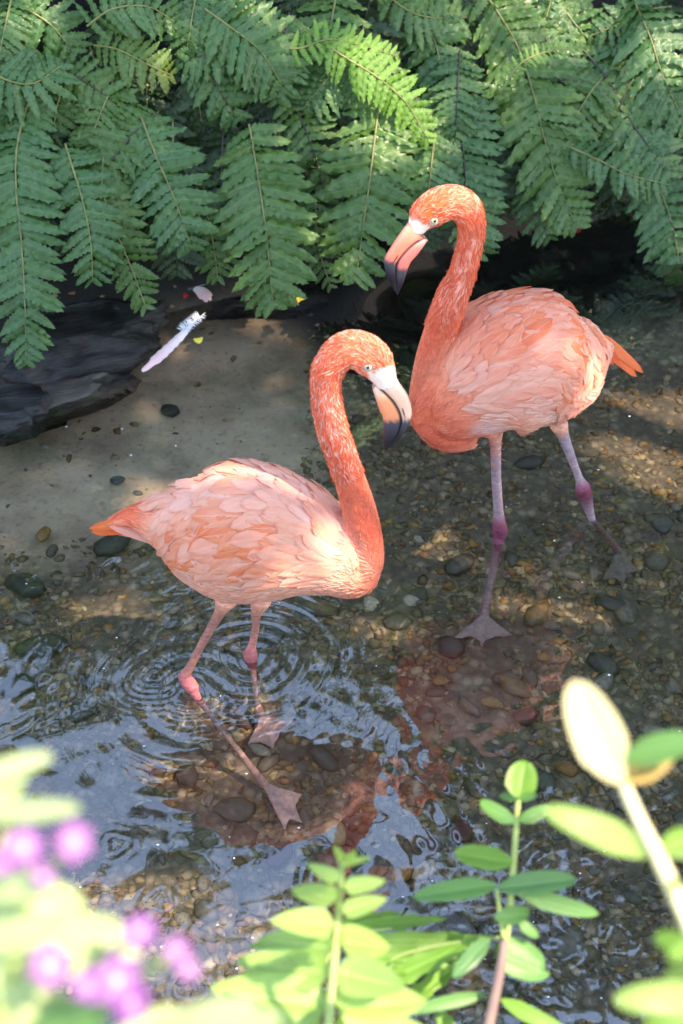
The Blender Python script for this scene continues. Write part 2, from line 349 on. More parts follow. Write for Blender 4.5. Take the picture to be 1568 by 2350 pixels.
ring(450, 1600, .05, .0004, .10, .14)
ring(1143, 1243, .03, .0003, .06, .02)
ring(1115, 1400, .03, .0002, .05, .10)
ring(365, 2065, .02, .0006, .02); ring(578, 3010 / 1.0 * .52 + 1000, .02, .0004, .02); ring(440, 2262, .022, .0006, .025)
ring(268, 1940, .02, .0005, .015); ring(740, 2020, .02, .0004, .02); ring(1420, 2150, .03, .0004, .03, .03)
def waves(n, l0, l1, amp, ang, spread, seed):
    q = np.random.RandomState(seed); out_ = np.zeros_like(X)
    wx = .02 * np.sin(9 * X + 5 * Y + seed) + .012 * np.sin(17 * Y - 7 * X); wy = .02 * np.sin(8 * Y - 6 * X + seed) + .012 * np.sin(15 * X + 9 * Y)
    for _ in range(n):
        l = q.uniform(l0, l1); a = ang + q.normal(0, spread); k = 2 * math.pi / l
        out_ += np.sin(k * (math.cos(a) * (X + wx) + math.sin(a) * (Y + wy)) + q.uniform(0, 6.28)) * l / n ** .5
    return out_ * amp
def blob(px, py, rx, ry):
    c = at_z(px, py, 0); return np.exp(-(((X - c.x) / rx) ** 2 + ((Y - c.y) / ry) ** 2))
patch = .5 + .5 * np.tanh(3 * (np.sin(4.1 * X + 2.2 * Y + 1) * np.sin(3.3 * Y - 2.7 * X + 2) + .15))
mR = np.clip(blob(1450, 1450, .35, .22) + blob(1350, 1900, .45, .25) + blob(1100, 1750, .3, .2) + blob(1400, 2250, .3, .12), 0, 1)
mM = np.clip(blob(850, 1650, .22, .2) + blob(700, 1750, .2, .1), 0, 1)
mL = np.clip(blob(380, 2150, .35, .13) + blob(200, 1750, .2, .12), 0, 1)
H += waves(12, .035, .09, .0075, 1.2, .9, 1) * mR * (.35 + .65 * patch)
H += waves(10, .04, .10, .005, .9, 1.0, 2) * mM * (.5 + .5 * patch)
H += waves(8, .06, .16, .0058, 2.2, .35, 3) * mL
H += waves(8, .12, .4, .0020, 1.4, .8, 4)
H += waves(10, .03, .06, .0007, 1.3, .8, 6) * (Y < 3.2)
H *= sstep(4.9, 4.2, Y) * sstep(1.25, 1.34, Y)
wat = link('water', np_mesh('water', np.stack([X, Y, H], -1).reshape(-1, 3), grid_faces(len(xs), len(ys)), M['water']))
wat.cycles.is_caustics_caster = True; wat.cycles.is_caustics_receiver = False
tag(wat, 'clear shallow rippled stream water', kind='structure')
#SPLIT
# ------------------------------------------------------------------ stones on the bed
def stone_mesh(sub, seed, flat=.6):
    bm = bmesh.new(); bmesh.ops.create_icosphere(bm, subdivisions=sub, radius=1)
    q = random.Random(seed); off = Vector((q.uniform(0, 50),) * 3); sx_ = q.uniform(.75, 1.25)
    for vv in bm.verts:
        p = vv.co.copy(); k = 1 + .28 * noise.noise(p * 1.1 + off) + .1 * noise.noise(p * 2.6 + off)
        vv.co = Vector((p.x * k * sx_, p.y * k / sx_, p.z * k * flat))
    me = bpy.data.meshes.new('pebble'); bm.to_mesh(me); bm.free()
    me.polygons.foreach_set('use_smooth', [True] * len(me.polygons)); me.materials.append(M['pebble']); return me
SM = [stone_mesh(2, i) for i in range(9)]
def tz(x, y): return float(terrain(np.array([x]), np.array([y]))[0])
special = [(770, 1908, 34, (.36, .30, .15)), (925, 2000, 26, (.34, .18, .05)), (975, 1995, 30, (.36, .30, .22)), (40, 1570, 42, (.035, .04, .035)), (200, 1560, 20, (.04, .04, .035)),
           (960, 1236, 18, (.42, .38, .28)), (950, 1375, 28, (.5, .42, .3)), (850, 1385, 30, (.5, .44, .3)), (100, 1480, 50, (.06, .07, .045)), (60, 1340, 45, (.045, .05, .035)),
           (820, 960, 20, (.05, .045, .04)), (800, 1040, 16, (.07, .05, .04)), (390, 940, 24, (.055, .055, .045)), (270, 1100, 18, (.06, .065, .07)), (260, 1245, 45, (.08, .08, .06)),
           (100, 1225, 22, (.34, .18, .06)), (430, 1780, 30, (.05, .045, .038)), (600, 1720, 24, (.3, .28, .2)), (1140, 1340, 22, (.25, .2, .1)),
           (1300, 1760, 26, (.3, .15, .05)), (1130, 1610, 24, (.28, .17, .06)), (1010, 1560, 20, (.3, .2, .08)), (1210, 1640, 30, (.14, .045, .04)), (1060, 1900, 34, (.13, .04, .035)), (640, 1960, 36, (.10, .035, .035)), (1050, 2120, 40, (.16, .15, .14)), (1400, 1320, 20, (.3, .2, .08)), (870, 1250, 20, (.12, .12, .1))]
spec_mats = {}
for i, (px, py, r, col) in enumerate(special):
    p = under(px, py, -.235); s = r * depth(p) / FP
    if col not in spec_mats: spec_mats[col] = simple('cobble', tuple(x * .6 for x in col), .6, .3, col2=tuple(min(1, x * 1.0) for x in col), ns=3)
    me = SM[i % 9].copy(); me.materials[0] = spec_mats[col]
    o = link('pebble', me, bed, mx=Matrix.LocRotScale(p + Vector((0, 0, -.1 * s)), Matrix.Rotation(rnd.uniform(0, 6), 3, 'Z').to_euler(), Vector((s, s * .85, s * .75))))
n_ = 0
while n_ < 262:
    px, py = rnd.uniform(-30, 1600), rnd.uniform(900, 2380)
    p = under(px, py, -.245)
    dens = max(0, min(1, (py - 1080) / 200)) if px < 700 else max(.12, min(1, (py - 1000) / 300))
    if rnd.random() > dens: continue
    s = .012 + .030 * rnd.random() ** 2.2
    link('pebble', SM[rnd.randrange(9)], bed, mx=Matrix.LocRotScale(Vector((p.x, p.y, tz(p.x, p.y) + .15 * s)), Matrix.Rotation(rnd.uniform(0, 6), 3, 'Z').to_euler(), Vector((s, s * rnd.uniform(.65, .95), s * .7))))
    n_ += 1
def stones_joined(name, count, smin, smax, region, seed, zoff=0., pal=None):
    q = np.random.RandomState(seed)
    bm = bmesh.new(); bmesh.ops.create_icosphere(bm, subdivisions=1, radius=1); bm.verts.ensure_lookup_table()
    B = np.array([v.co[:] for v in bm.verts]); Fb = np.array([[v.index for v in f.verts] for f in bm.faces]); bm.free()
    x, y = region(q, count); count = len(x); s = smin + (smax - smin) * q.rand(count) ** 2.5
    z = terrain(x, y) + zoff
    k = 1 + .28 * q.randn(count, len(B), 1); S = np.stack([s * q.uniform(.7, 1.3, count), s * q.uniform(.5, 1, count), s * q.uniform(.25, .6, count)], -1)[:, None, :]
    V = B[None] * k * S; a = q.rand(count) * 6.28; ca, sa = np.cos(a)[:, None], np.sin(a)[:, None]
    V = np.stack([V[..., 0] * ca - V[..., 1] * sa, V[..., 0] * sa + V[..., 1] * ca, V[..., 2]], -1) + np.stack([x, y, z], -1)[:, None]
    F = Fb[None] + (np.arange(count) * len(B))[:, None, None]
    pal = np.array(pal or [(.18, .15, .11), (.32, .27, .19), (.09, .09, .07), (.42, .36, .26), (.20, .08, .055), (.40, .22, .07), (.14, .15, .09), (.24, .21, .17), (.55, .5, .4), (.11, .09, .08)])
    col = (pal[q.randint(0, len(pal), count)] * .55 + np.array((.09, .072, .045))) * q.uniform(.55, 1.15, (count, 1)) * np.array((1, .88, .70)); col = np.repeat(col, len(B), 0)  # contrast cut and brown added to paint water murk
    return link(name, np_mesh(name, V.reshape(-1, 3), F.reshape(-1, 3), M['gravel'], col), bed)
def reg_gravel(q, n):
    x = q.uniform(-1.1, 1.15, n * 4); y = q.uniform(1.3, 3.7, n * 4)
    d = np.clip(np.where(x < -.1, (2.95 - y) / .4, 1.0 - (y - 3.0) * .5), .035, 1)
    clump = np.array([noise.noise(Vector((a * 5, b_ * 5, 3))) for a, b_ in zip(x, y)])
    ok = q.rand(len(x)) < d * np.clip(.75 + clump * 1.5, .12, 1); return x[ok][:n], y[ok][:n]
tag(stones_joined('gravel', 24000, .003, .017, reg_gravel, 3), 'small mixed gravel on the stream bed', kind='stuff')

# ------------------------------------------------------------------ birds
def catmull(P, n):
    P = np.asarray(P, float); k = len(P); u = np.linspace(0, k - 1, n); i = np.clip(u.astype(int), 0, k - 2); f = (u - i)[:, None]
    g = lambda j: P[np.clip(j, 0, k - 1)]
    p0, p1, p2, p3 = g(i - 1), g(i), g(i + 1), g(i + 2)
    return .5 * (2 * p1 + (p2 - p0) * f + (2 * p0 - 5 * p1 + 4 * p2 - p3) * f ** 2 + (-p0 + 3 * p1 - 3 * p2 + p3) * f ** 3)
def loft(c, a, b_, lat, seg=28, power=2.0, offang=0):
    """closed tube through centres c (n,3) with half heights a, half widths b_ (lateral axis lat)"""
    c = np.asarray(c); n = len(c); T = np.gradient(c, axis=0); T /= np.linalg.norm(T, axis=1)[:, None] + 1e-9
    L = np.asarray(lat)[None] - T * (T @ np.asarray(lat))[:, None]; L /= np.linalg.norm(L, axis=1)[:, None] + 1e-9
    Vv = np.cross(L, T); ph = np.linspace(0, 2 * math.pi, seg, endpoint=False)
    cs, sn = np.cos(ph), np.sin(ph)
    if power != 2: cs = np.sign(cs) * np.abs(cs) ** (2 / power); sn = np.sign(sn) * np.abs(sn) ** (2 / power)
    V = c[:, None] + Vv[:, None] * (a[:, None, None] * cs[None, :, None]) + L[:, None] * (b_[:, None, None] * sn[None, :, None])
    V = V.reshape(-1, 3); F = []
    for i in range(n - 1):
        for j in range(seg):
            k = (j + 1) % seg; F.append((i * seg + j, i * seg + k, (i + 1) * seg + k, (i + 1) * seg + j))
    V = np.vstack([V, c[0] - T[0] * a[0] * .5, c[-1] + T[-1] * a[-1] * .5]); e0, e1 = n * seg, n * seg + 1
    for j in range(seg):
        k = (j + 1) % seg; F.append((e0, k, j)); F.append((e1, (n - 1) * seg + j, (n - 1) * seg + k))
    return V, F, T
PALE = (.86, .36, .24); PINK = (.84, .26, .16); CORAL = (.84, .165, .085); DEEP = (.80, .12, .045); WHITE = (.86, .72, .68); NECKP = (.84, .33, .25)

class Bird:
    def __init__(s, root, p0, e):
        s.root = root; s.p0 = p0; s.e = e; s.n = Vector((-e.y, e.x, 0))
        if s.n.y < 0: s.n = -s.n
        s.S = []; s.V = []; s.F = []
    def P(s, px, py, off=0.): return at_plane(px, py, s.p0 + s.n * off, s.n)
    def chain(s, rows, n, flow=1, off=0., pts=None, seg=28):
        """rows: px,py,r,k,col ; pts overrides the positions"""
        pos = [s.P(r[0], r[1], off) for r in rows] if pts is None else pts
        rr = [r[2] * depth(p) / FP for r, p in zip(rows, pos)]
        arr = catmull([[*p, q, q * r[3], *r[4]] for p, q, r in zip(pos, rr, rows)], n)
        V, F, T = loft(arr[:, :3], arr[:, 3], arr[:, 4], s.n, seg)
        o = sum(len(v) for v in s.V); s.V.append(V); s.F += [tuple(i + o for i in f) for f in F]
        for i in range(n): s.S.append((*arr[i, :3], arr[i, 3], *arr[i, 5:8], *(T[i] * flow)))
    def web(s, ankle, toes, thick=.004, tc=(.5, .30, .26)):
        """webbed foot: three toes with a skin between them"""
        V = []; F = []; N = 8
        mids = []
        for i in range(len(toes) - 1): mids.append((toes[i] + toes[i + 1]) / 2 * .84 + ankle * .16)
        rim = []
        for i, t_ in enumerate(toes):
            rim.append(t_)
            if i < len(mids): rim.append(mids[i])
        up = Vector((0, 0, thick))
        for sgn in (1, -1):
            base = len(V); V.append(ankle + up * sgn)
            for p in rim: V.append((p + ankle) / 2 + up * sgn * .8); V.append(p + up * sgn * .6)
            for i in range(len(rim) - 1):
                a, b_ = base + 1 + 2 * i, base + 1 + 2 * (i + 1)
                f1 = (base, a, b_); f2 = (a, a + 1, b_ + 1, b_)
                F.append(f1 if sgn < 0 else f1[::-1]); F.append(f2 if sgn < 0 else f2[::-1])
        h = 1 + 2 * len(rim)
        for i in range(len(rim) - 1): F.append((2 + 2 * i, 2 + 2 * (i + 1), h + 2 + 2 * (i + 1), h + 2 + 2 * i))
        F.append((0, 1, h + 1, h)); F.append((1, 2, h + 2, h + 1)); e_ = 1 + 2 * (len(rim) - 1); F.append((h, h + e_, e_, 0)); F.append((h + e_, h + e_ + 1, e_ + 1, e_))
        o = sum(len(v) for v in s.V); s.V.append(np.array([tuple(v) for v in V])); s.F += [tuple(i + o for i in f) for f in F]
        for t_ in toes:
            c_ = np.array([tuple(ankle.lerp(t_, k)) for k in np.linspace(0, 1, 8)])
            V2, F2, T = loft(c_, np.linspace(.006, .0035, 8), np.linspace(.007, .004, 8), (0, .3, 1), 10)
            o = sum(len(v) for v in s.V); s.V.append(V2); s.F += [tuple(i + o for i in f) for f in F2]
            for i in range(8): s.S.append((*c_[i], .012, *tc, *T[i]))
    def finish(s, voxel=.003, spots=(), leg_spots=()):
        me = mesh('raw', np.vstack(s.V), s.F); o = bpy.data.objects.new('raw', me); C.objects.link(o)
        md = o.modifiers.new('r', 'REMESH'); md.mode = 'VOXEL'; md.voxel_size = voxel
        sm = o.modifiers.new('s', 'SMOOTH'); sm.factor = .5; sm.iterations = 6
        dg = bpy.context.evaluated_depsgraph_get(); me2 = bpy.data.meshes.new_from_object(o.evaluated_get(dg))
        bpy.data.objects.remove(o); bpy.data.meshes.remove(me)
        me2.polygons.foreach_set('use_smooth', [True] * len(me2.polygons)); me2.materials.clear(); me2.materials.append(M['plumage'])
        n = len(me2.vertices); co_ = np.empty(n * 3); me2.vertices.foreach_get('co', co_); co_ = co_.reshape(-1, 3)
        s.bvh = BVHTree.FromPolygons([tuple(c) for c in co_], [tuple(p.vertices) for p in me2.polygons])
        s.SA = np.array(s.S); col = np.zeros((n, 3)); s.near = np.zeros(n, int)
        for a in range(0, n, 8000):
            d = np.linalg.norm(co_[a:a + 8000, None] - s.SA[None, :, :3], axis=2) / s.SA[None, :, 3]
            mn = d.min(1, keepdims=True); w_ = np.exp(-14 * (d - mn)); w_ /= w_.sum(1, keepdims=True); col[a:a + 8000] = w_ @ s.SA[:, 4:7]; s.near[a:a + 8000] = d.argmin(1)
        nn = np.array(s.n)
        for px, py, r, c, soft in spots:
            h = s.hit(px, py)
            if h is None: continue
            h = np.array(h[0]); hm = h - 2 * nn * (np.dot(h - np.array(s.p0), nn)); rr = r * 3.4 / FP
            for q in (h, hm):
                k = sstep(rr, rr * (1 - soft), np.linalg.norm(co_ - q, axis=1))[:, None]; col = col * (1 - k) + np.array(c) * k
        jit = np.array([noise.noise(Vector(c) * 45) + .5 * noise.noise(Vector(c) * 120) for c in co_])[:, None]
        lg = (s.near >= s.nbody)[:, None]; ln_ = np.array([noise.noise(Vector((c[0] * 60, c[1] * 60, c[2] * 420))) + .8 * noise.noise(Vector(c) * 160) for c in co_])[:, None]
        col = np.clip(col * (1 + .10 * jit) * np.where(lg, 1 + .38 * ln_, 1), 0, .95)
        set_cols(me2, col); s.body = link('body', me2, s.root); s.co = co_; s.col = col
        me2.calc_loop_triangles(); return s.body
    def hit(s, px, py):
        d = ray(px, py).normalized(); l = s.bvh.ray_cast(CAM, d)
        return None if l[0] is None else (l[0], l[1])
    def mirror(s):
        m_ = Matrix.Identity(4); n = s.n
        for i in range(3):
            for j in range(3): m_[i][j] -= 2 * n[i] * n[j]
        t_ = 2 * s.p0.dot(n) * n; m_[0][3], m_[1][3], m_[2][3] = t_; return m_
    def feather(s, px, py, ang, L, W, col, lift=.008, curl=0., snap=True, name='feather', base=.001, both=True):
        """ang in degrees, 0 = right in the picture, counter-clockwise; L, W in picture units"""
        dx, dy = math.cos(R(ang)), -math.sin(R(ang))
        h0 = s.hit(px, py)
        if h0 is None: return
        p0, nrm = h0; k = depth(p0) / FP; L *= k; W *= k; both = both and snap
        dr = (CR * dx - CU * dy); dr = (dr - nrm * dr.dot(nrm))
        if not snap:
            p0 = s.P(px, py, rnd.uniform(-.02, .02)); dr = s.P(px + dx * 20, py + dy * 20) - s.P(px, py); nrm = (-s.n * .9 + Vector((0, 0, 1))).normalized()
        if snap and dr.length < .2: return
        dr.normalize(); sd = nrm.cross(dr).normalized()
        NV, NU = 10, 6; V = []; uv = []; F = []
        asym = rnd.uniform(-.12, .12); seed = rnd.uniform(0, 99)
        p = p0.copy(); d_ = dr.copy(); n_cur = nrm.copy()
        for i in range(NV + 1):
            v = i / NV
            wd = W * .5 * min(1, (v / .22) ** .6 if v > 0 else .0) * (max(0, 1 - (max(0, v - (.62 if snap else .3)) / (.38 if snap else .72)) ** 2) ** .5 if v < 1 else 0)
            wd = max(wd, W * .04)
            for j in range(NU + 1):
                u = j / NU * 2 - 1
                q = p + sd * (u * wd * (1 + asym * (1 if u > 0 else -1))) - d_ * (abs(u) ** 1.5 * W * .04 * (1 if v > .2 else 0))
                off = base + lift * v ** 1.4 - .10 * abs(u) ** 3 * wd + .0012 * math.sin(seed + 9 * v + 4 * u)
                if snap:
                    cl = s.bvh.find_nearest(q)
                    if cl[0] is not None:
                        away = (q - cl[0]).dot(cl[1])
                        q = cl[0] + cl[1] * (off + max(0, min(away, .012)) * .6 * v)
                else: q = q + n_cur * off
                V.append(q); uv.append((v, .5 + u * .5))
            if snap:
                cl = s.bvh.find_nearest(p); nn = cl[1]; n_cur = nn
                d_ = (d_ - nn * d_.dot(nn) * .8).normalized(); sd = nn.cross(d_).normalized(); p = cl[0] * .7 + p * .3
            if curl: d_ = (Matrix.Rotation(R(curl) / NV, 3, n_cur) @ d_); sd = n_cur.cross(d_).normalized()
            p = p + d_ * (L / NV)
        for i in range(NV):
            for j in range(NU):
                a = i * (NU + 1) + j; F.append((a, a + NU + 1, a + NU + 2, a + 1))
        c0 = V[0]; me = mesh(name, [q - c0 for q in V], F, M['feather'])
        ul = me.uv_layers.new(name='UVMap'); ul.data.foreach_set('uv', [x for lp in me.loops for x in uv[lp.vertex_index]])
        o = link(name, me, s.root, mx=Matrix.Translation(c0)); o.color = (*col, 1 if snap else .15)
        if both:
            o2 = link(name, me, s.root, mx=s.mirror() @ Matrix.Translation(c0)); o2.color = (*col, 1)
    def strands(s, name, sel, count, ln, wd, colf, lift=.35, seed=1, jitter=.25):
        """small wet plume points along the flow of the body; sel(i_sample)->bool array on vertices"""
        q = np.random.RandomState(seed); idx = np.nonzero(sel)[0]
        if len(idx) == 0: return
        idx = idx[q.randint(0, len(idx), count)]; V = []; F = []; Cc = []
        for vi in idx:
            p = Vector(s.co[vi]); cl = s.bvh.find_nearest(p); nrm = cl[1]; fl = Vector(s.SA[s.near[vi], 7:10])
            jit_ = noise.noise(p * 30) * jitter * 3 + q.normal(0, jitter * .5)
            fl = (fl - nrm * fl.dot(nrm)); 
            if fl.length < .05: continue
            fl.normalize(); sd = nrm.cross(fl); fl = (fl + sd * jit_).normalized(); sd = nrm.cross(fl)
            L_ = ln * q.uniform(.6, 1.3); W_ = wd * q.uniform(.7, 1.3); c = np.array(colf(q, s.col[vi])); b0 = len(V)
            cur = q.normal(0, .25)
            for k, (v, ww) in enumerate(((0, .5), (.35, 1), (.7, .6))):
                cpt = p + fl * (L_ * v) + nrm * (.0008 + L_ * lift * v * v * .5) + sd * (cur * L_ * v * v)
                V.append(cpt - sd * W_ * ww * .5 - nrm * .0006); V.append(cpt + nrm * .0007); V.append(cpt + sd * W_ * ww * .5 - nrm * .0006)
            V.append(p + fl * L_ + nrm * (L_ * lift * .5) + sd * cur * L_)
            for a in (0, 3): F += [(b0 + a, b0 + a + 3, b0 + a + 4, b0 + a + 1), (b0 + a + 1, b0 + a + 4, b0 + a + 5, b0 + a + 2)]
            F += [(b0 + 6, b0 + 9, b0 + 7), (b0 + 7, b0 + 9, b0 + 8)]; Cc += [c] * 10
        me = mesh(name, V, F, M['strand']); set_cols(me, np.array(Cc)); o = link(name, me, s.root); o['kind'] = 'stuff'; return o
    def bill(s, ridge, mouth, lower, base_col, dark_from, lipc=(.07, .06, .08), tipc=(.010, .009, .014)):
        """two lofts: the upper bill between ridge and mouth line, the lower one between mouth line and lower edge"""
        n = 26; Rg, Mo, Lo = (catmull([tuple(s.P(*p)) for p in L_], n) for L_ in (ridge, mouth, lower))
        tt = np.linspace(0, 1, n)
        full = np.linalg.norm(Rg - Lo, axis=1); lat = np.interp(tt, [0, .15, .5, .8, 1], [.40, .36, .33, .30, .12]) * np.maximum(full, .004)
        for nm, A, B_, ws, cb in (('upper_bill', Rg, Mo, 1.0, base_col[0]), ('lower_bill', Mo, Lo, .93, base_col[1])):
            c_ = (A + B_) / 2; a = np.linalg.norm(A - B_, axis=1) / 2 * 1.0; ax = (A - B_); ax /= np.linalg.norm(ax, axis=1)[:, None] + 1e-9
            seg = 22; ph = np.linspace(0, 2 * math.pi, seg, endpoint=False); cs, sn = np.cos(ph), np.sin(ph)
            N_ = np.array(s.n); V = (c_[:, None] + ax[:, None] * (a[:, None, None] * (np.sign(cs) * np.abs(cs) ** .8)[None, :, None]) + N_[None, None] * ((lat * ws * .5)[:, None, None] * (np.sign(sn) * np.abs(sn) ** .75)[None, :, None]))
            cols = np.zeros((n, seg, 3)); V = V.reshape(-1, 3)
            for i in range(n):
                for j in range(seg):
                    jit = .02 * noise.noise(Vector((i * .8, j * .9, 0)) * 1.3)
                    base_ = np.array(cb[0]) * (1 - sstep(0, .28, tt[i] + jit)) + np.array(cb[1]) * sstep(0, .28, tt[i] + jit)
                    df = dark_from[0 if nm[0] == 'u' else 1] + .03 * noise.noise(Vector((j * 1.3, 2, 0)))
                    k = sstep(df - .05, df + .04, tt[i] + jit); grey = np.array((.06, .06, .08)) * (1 - sstep(df, df + .3, tt[i])) + np.array(tipc) * sstep(df, df + .3, tt[i])
                    cc = base_ * (1 - k) + grey * k
                    lip = (cs[j] < -.80 if nm[0] == 'u' else cs[j] > .80)
                    if lip and tt[i] > .08: cc = cc * .2 + np.array(lipc) * .35
                    cols[i, j] = cc
            F = grid_faces(n, seg).tolist() + [((i) * seg + seg - 1, (i + 1) * seg + seg - 1, (i + 1) * seg, i * seg) for i in range(n - 1)]
            V = np.vstack([V, c_[0], c_[-1] + (c_[-1] - c_[-2]) * .3]); e0 = n * seg
            F += [(e0, (j + 1) % seg, j) for j in range(seg)] + [(e0 + 1, (n - 1) * seg + j, (n - 1) * seg + (j + 1) % seg) for j in range(seg)]
            if nm[0] == 'u':
                c1, c2 = Vector(A[9] * .42 + B_[9] * .58), Vector(A[13] * .42 + B_[13] * .58)
                for sg in (-1, 1):
                    cc_ = [tuple(c1.lerp(c2, u_) + s.n * (sg * (lat[11] * .5 - .0010))) for u_ in np.linspace(0, 1, 8)]; rr_ = np.array([.0004, .0011, .0015, .0016, .0015, .0012, .0009, .0004])
                    Vn, Fn, _t = loft(np.array(cc_), rr_, rr_, s.n, 10); link('nostril', mesh('nostril', Vn, Fn, M['pup']), s.root)
            me = mesh(nm, V, [tuple(f) for f in F], M['bill']); set_cols(me, np.vstack([cols.reshape(-1, 3), cols[0, 0], cols[-1, 0]])); link(nm, me, s.root)
    def eye(s, px, py, r):
        h = s.hit(px, py); p, nrm = h; rr = r * depth(p) / FP; ax = (s.n * (-.8 if True else 1) + nrm * .2 + Vector((0, 0, .15))).normalized()
        bm = bmesh.new(); bmesh.ops.create_uvsphere(bm, u_segments=24, v_segments=16, radius=1); me = bpy.data.meshes.new('eye'); bm.to_mesh(me); bm.free()
        me.polygons.foreach_set('use_smooth', [True] * len(me.polygons)); me.materials.append(M['eye'])
        q = ax.to_track_quat('Z', 'Y'); mx_ = Matrix.LocRotScale(p - nrm * rr * .35, q, Vector((rr, rr, rr * .8)))
        bm = bmesh.new(); vs_ = []
        for i in range(24):
            a = i / 24 * 6.2832
            for j in range(8): b_ = j / 8 * 6.2832; vs_.append(bm.verts.new(((1.12 + .2 * math.cos(b_)) * math.cos(a), (1.12 + .2 * math.cos(b_)) * math.sin(a) * .93, .22 * math.sin(b_))))
        for i in range(24):
            for j in range(8): bm.faces.new((vs_[i * 8 + j], vs_[((i + 1) % 24) * 8 + j], vs_[((i + 1) % 24) * 8 + (j + 1) % 8], vs_[i * 8 + (j + 1) % 8]))
        ml = bpy.data.meshes.new('eyelid'); bm.to_mesh(ml); bm.free(); ml.polygons.foreach_set('use_smooth', [True] * len(ml.polygons)); ml.materials.append(M['lid'])
        mr = Matrix.LocRotScale(p - nrm * rr * .15, q, Vector((rr * .95,) * 3))
        for f_ in (Matrix.Identity(4), s.mirror()): 
            o = link('eye', me, s.root, mx=f_ @ mx_); link('eyelid', ml, s.root, mx=f_ @ mr)

zc = lambda z: ((1050 + z[0] / 3.136) / 1.5663, (1150 + z[1] / 3.136) / 1.5663)
zd = lambda z: ((1300 + z[0] / 3.136) / 1.5663, (620 + z[1] / 3.136) / 1.5663)
LEG1 = (.42, .17, .13); HOCK1 = (.44, .13, .13); LEG2 = (.38, .25, .27); HOCK2 = (.30, .085, .12)

# ---- first bird, facing right
g1 = at_z(560, 1550, 0)
r1 = empty('flamingo', (g1.x, g1.y + .01, -.22), 'flamingo with an S-curved neck facing right, nearer the camera, pale pink wings', 'flamingo', 'flamingos wading in the stream')
A = Bird(r1, Vector((g1.x, g1.y + .02, 0)), Vector((math.cos(R(-5)), math.sin(R(-5)), 0)))
A.chain([(262, 1193, 9, 1.6, CORAL), (310, 1185, 26, 1.2, DEEP), (360, 1192, 60, 1.0, DEEP), (410, 1200, 98, .95, PALE), (460, 1212, 138, .93, PALE), (520, 1220, 164, .92, PALE), (590, 1226, 165, .92, PALE),
         (650, 1237, 150, .92, PALE), (710, 1254, 127, .92, PALE), (765, 1280, 98, .92, PALE), (805, 1300, 72, .95, PINK), (830, 1305, 50, 1, CORAL)], 60, flow=-1, seg=40)
A.chain([(770, 1325, 44, 1, PINK), (812, 1322, 48, 1, CORAL), (834, 1290, 45, 1, CORAL), (837, 1243, 41, 1, CORAL), (824, 1170, 38, 1, CORAL), (803, 1100, 34, 1, CORAL), (782, 1040, 33, 1, CORAL), (763, 985, 34, 1, NECKP), (752, 930, 33, 1, NECKP), (749, 880, 32, 1, NECKP),
         (757, 842, 36, 1, CORAL), (780, 812, 40, .95, CORAL), (808, 800, 42, .9, CORAL), (840, 812, 46, .8, CORAL), (865, 838, 42, .74, CORAL), (882, 866, 30, .7, WHITE), (889, 884, 23, .7, WHITE)], 90, flow=-1)
A.nbody = len(A.S)
hipA = A.P(520, 1372, -.045); hockA = at_z(424, 1553, .035); conA = at_z(452, 1598, 0)
ankA = under(607, 1800, -.215)
near = [hipA, A.P(505, 1405, -.045), hipA.lerp(hockA, .5), hipA.lerp(hockA, .88), hockA, hockA.lerp(conA, .5) + Vector((.002, 0, 0)), conA, conA.lerp(ankA, .3), conA.lerp(ankA, .7), ankA]
A.chain([(0, 0, 30, 1, PALE), (0, 0, 14, 1, LEG1), (0, 0, 10.5, 1, LEG1), (0, 0, 10.5, 1, LEG1), (0, 0, 16, 1, HOCK1), (0, 0, 17, 1, HOCK1), (0, 0, 10, 1, HOCK1), (0, 0, 8, 1, (.38, .23, .21)), (0, 0, 8, 1, (.38, .23, .21)), (0, 0, 11, 1, (.38, .23, .21))], 40, flow=1, pts=near, seg=14)
A.web(ankA, [under(655, 1903, -.228), under(693, 1890, -.228), under(692, 1825, -.225)])
hipB = A.P(600, 1375, .045); hockB = at_z(575, 1500, .012); ankB = under(598, 1652, -.215)
far = [hipB, A.P(588, 1410, .045), hipB.lerp(hockB, .5), hipB.lerp(hockB, .85), hockB, hockB.lerp(ankB, .12), hockB.lerp(ankB, .3), hockB.lerp(ankB, .7), ankB]
A.chain([(0, 0, 26, 1, PALE), (0, 0, 13, 1, LEG1), (0, 0, 10, 1, LEG1), (0, 0, 10, 1, (.6, .2, .17)), (0, 0, 17, 1, HOCK1), (0, 0, 13, 1, HOCK1), (0, 0, 8, 1, (.38, .23, .21)), (0, 0, 8, 1, (.38, .23, .21)), (0, 0, 10, 1, (.38, .23, .21))], 36, flow=1, pts=far, seg=14)
A.web(ankB, [under(572, 1708, -.228), under(628, 1715, -.228), under(676, 1655, -.225)])
A.finish(.003, spots=[(725, 1290, 55, (.86, .40, .30), .8), (780, 1240, 40, (.82, .27, .22), .8), (*zc((900, 620)), 13, WHITE, .4), (*zc((985, 590)), 14, WHITE, .4), (*zc((1060, 600)), 16, WHITE, .3), (*zc((1000, 690)), 20, WHITE, .3), (*zc((940, 680)), 15, WHITE, .3), (*zc((1110, 590)), 14, WHITE, .3), (*zc((960, 790)), 13, WHITE, .4), (*zc((870, 570)), 8, WHITE, .4)])  # pale breast spot paints a sun dapple; white ones are bare face
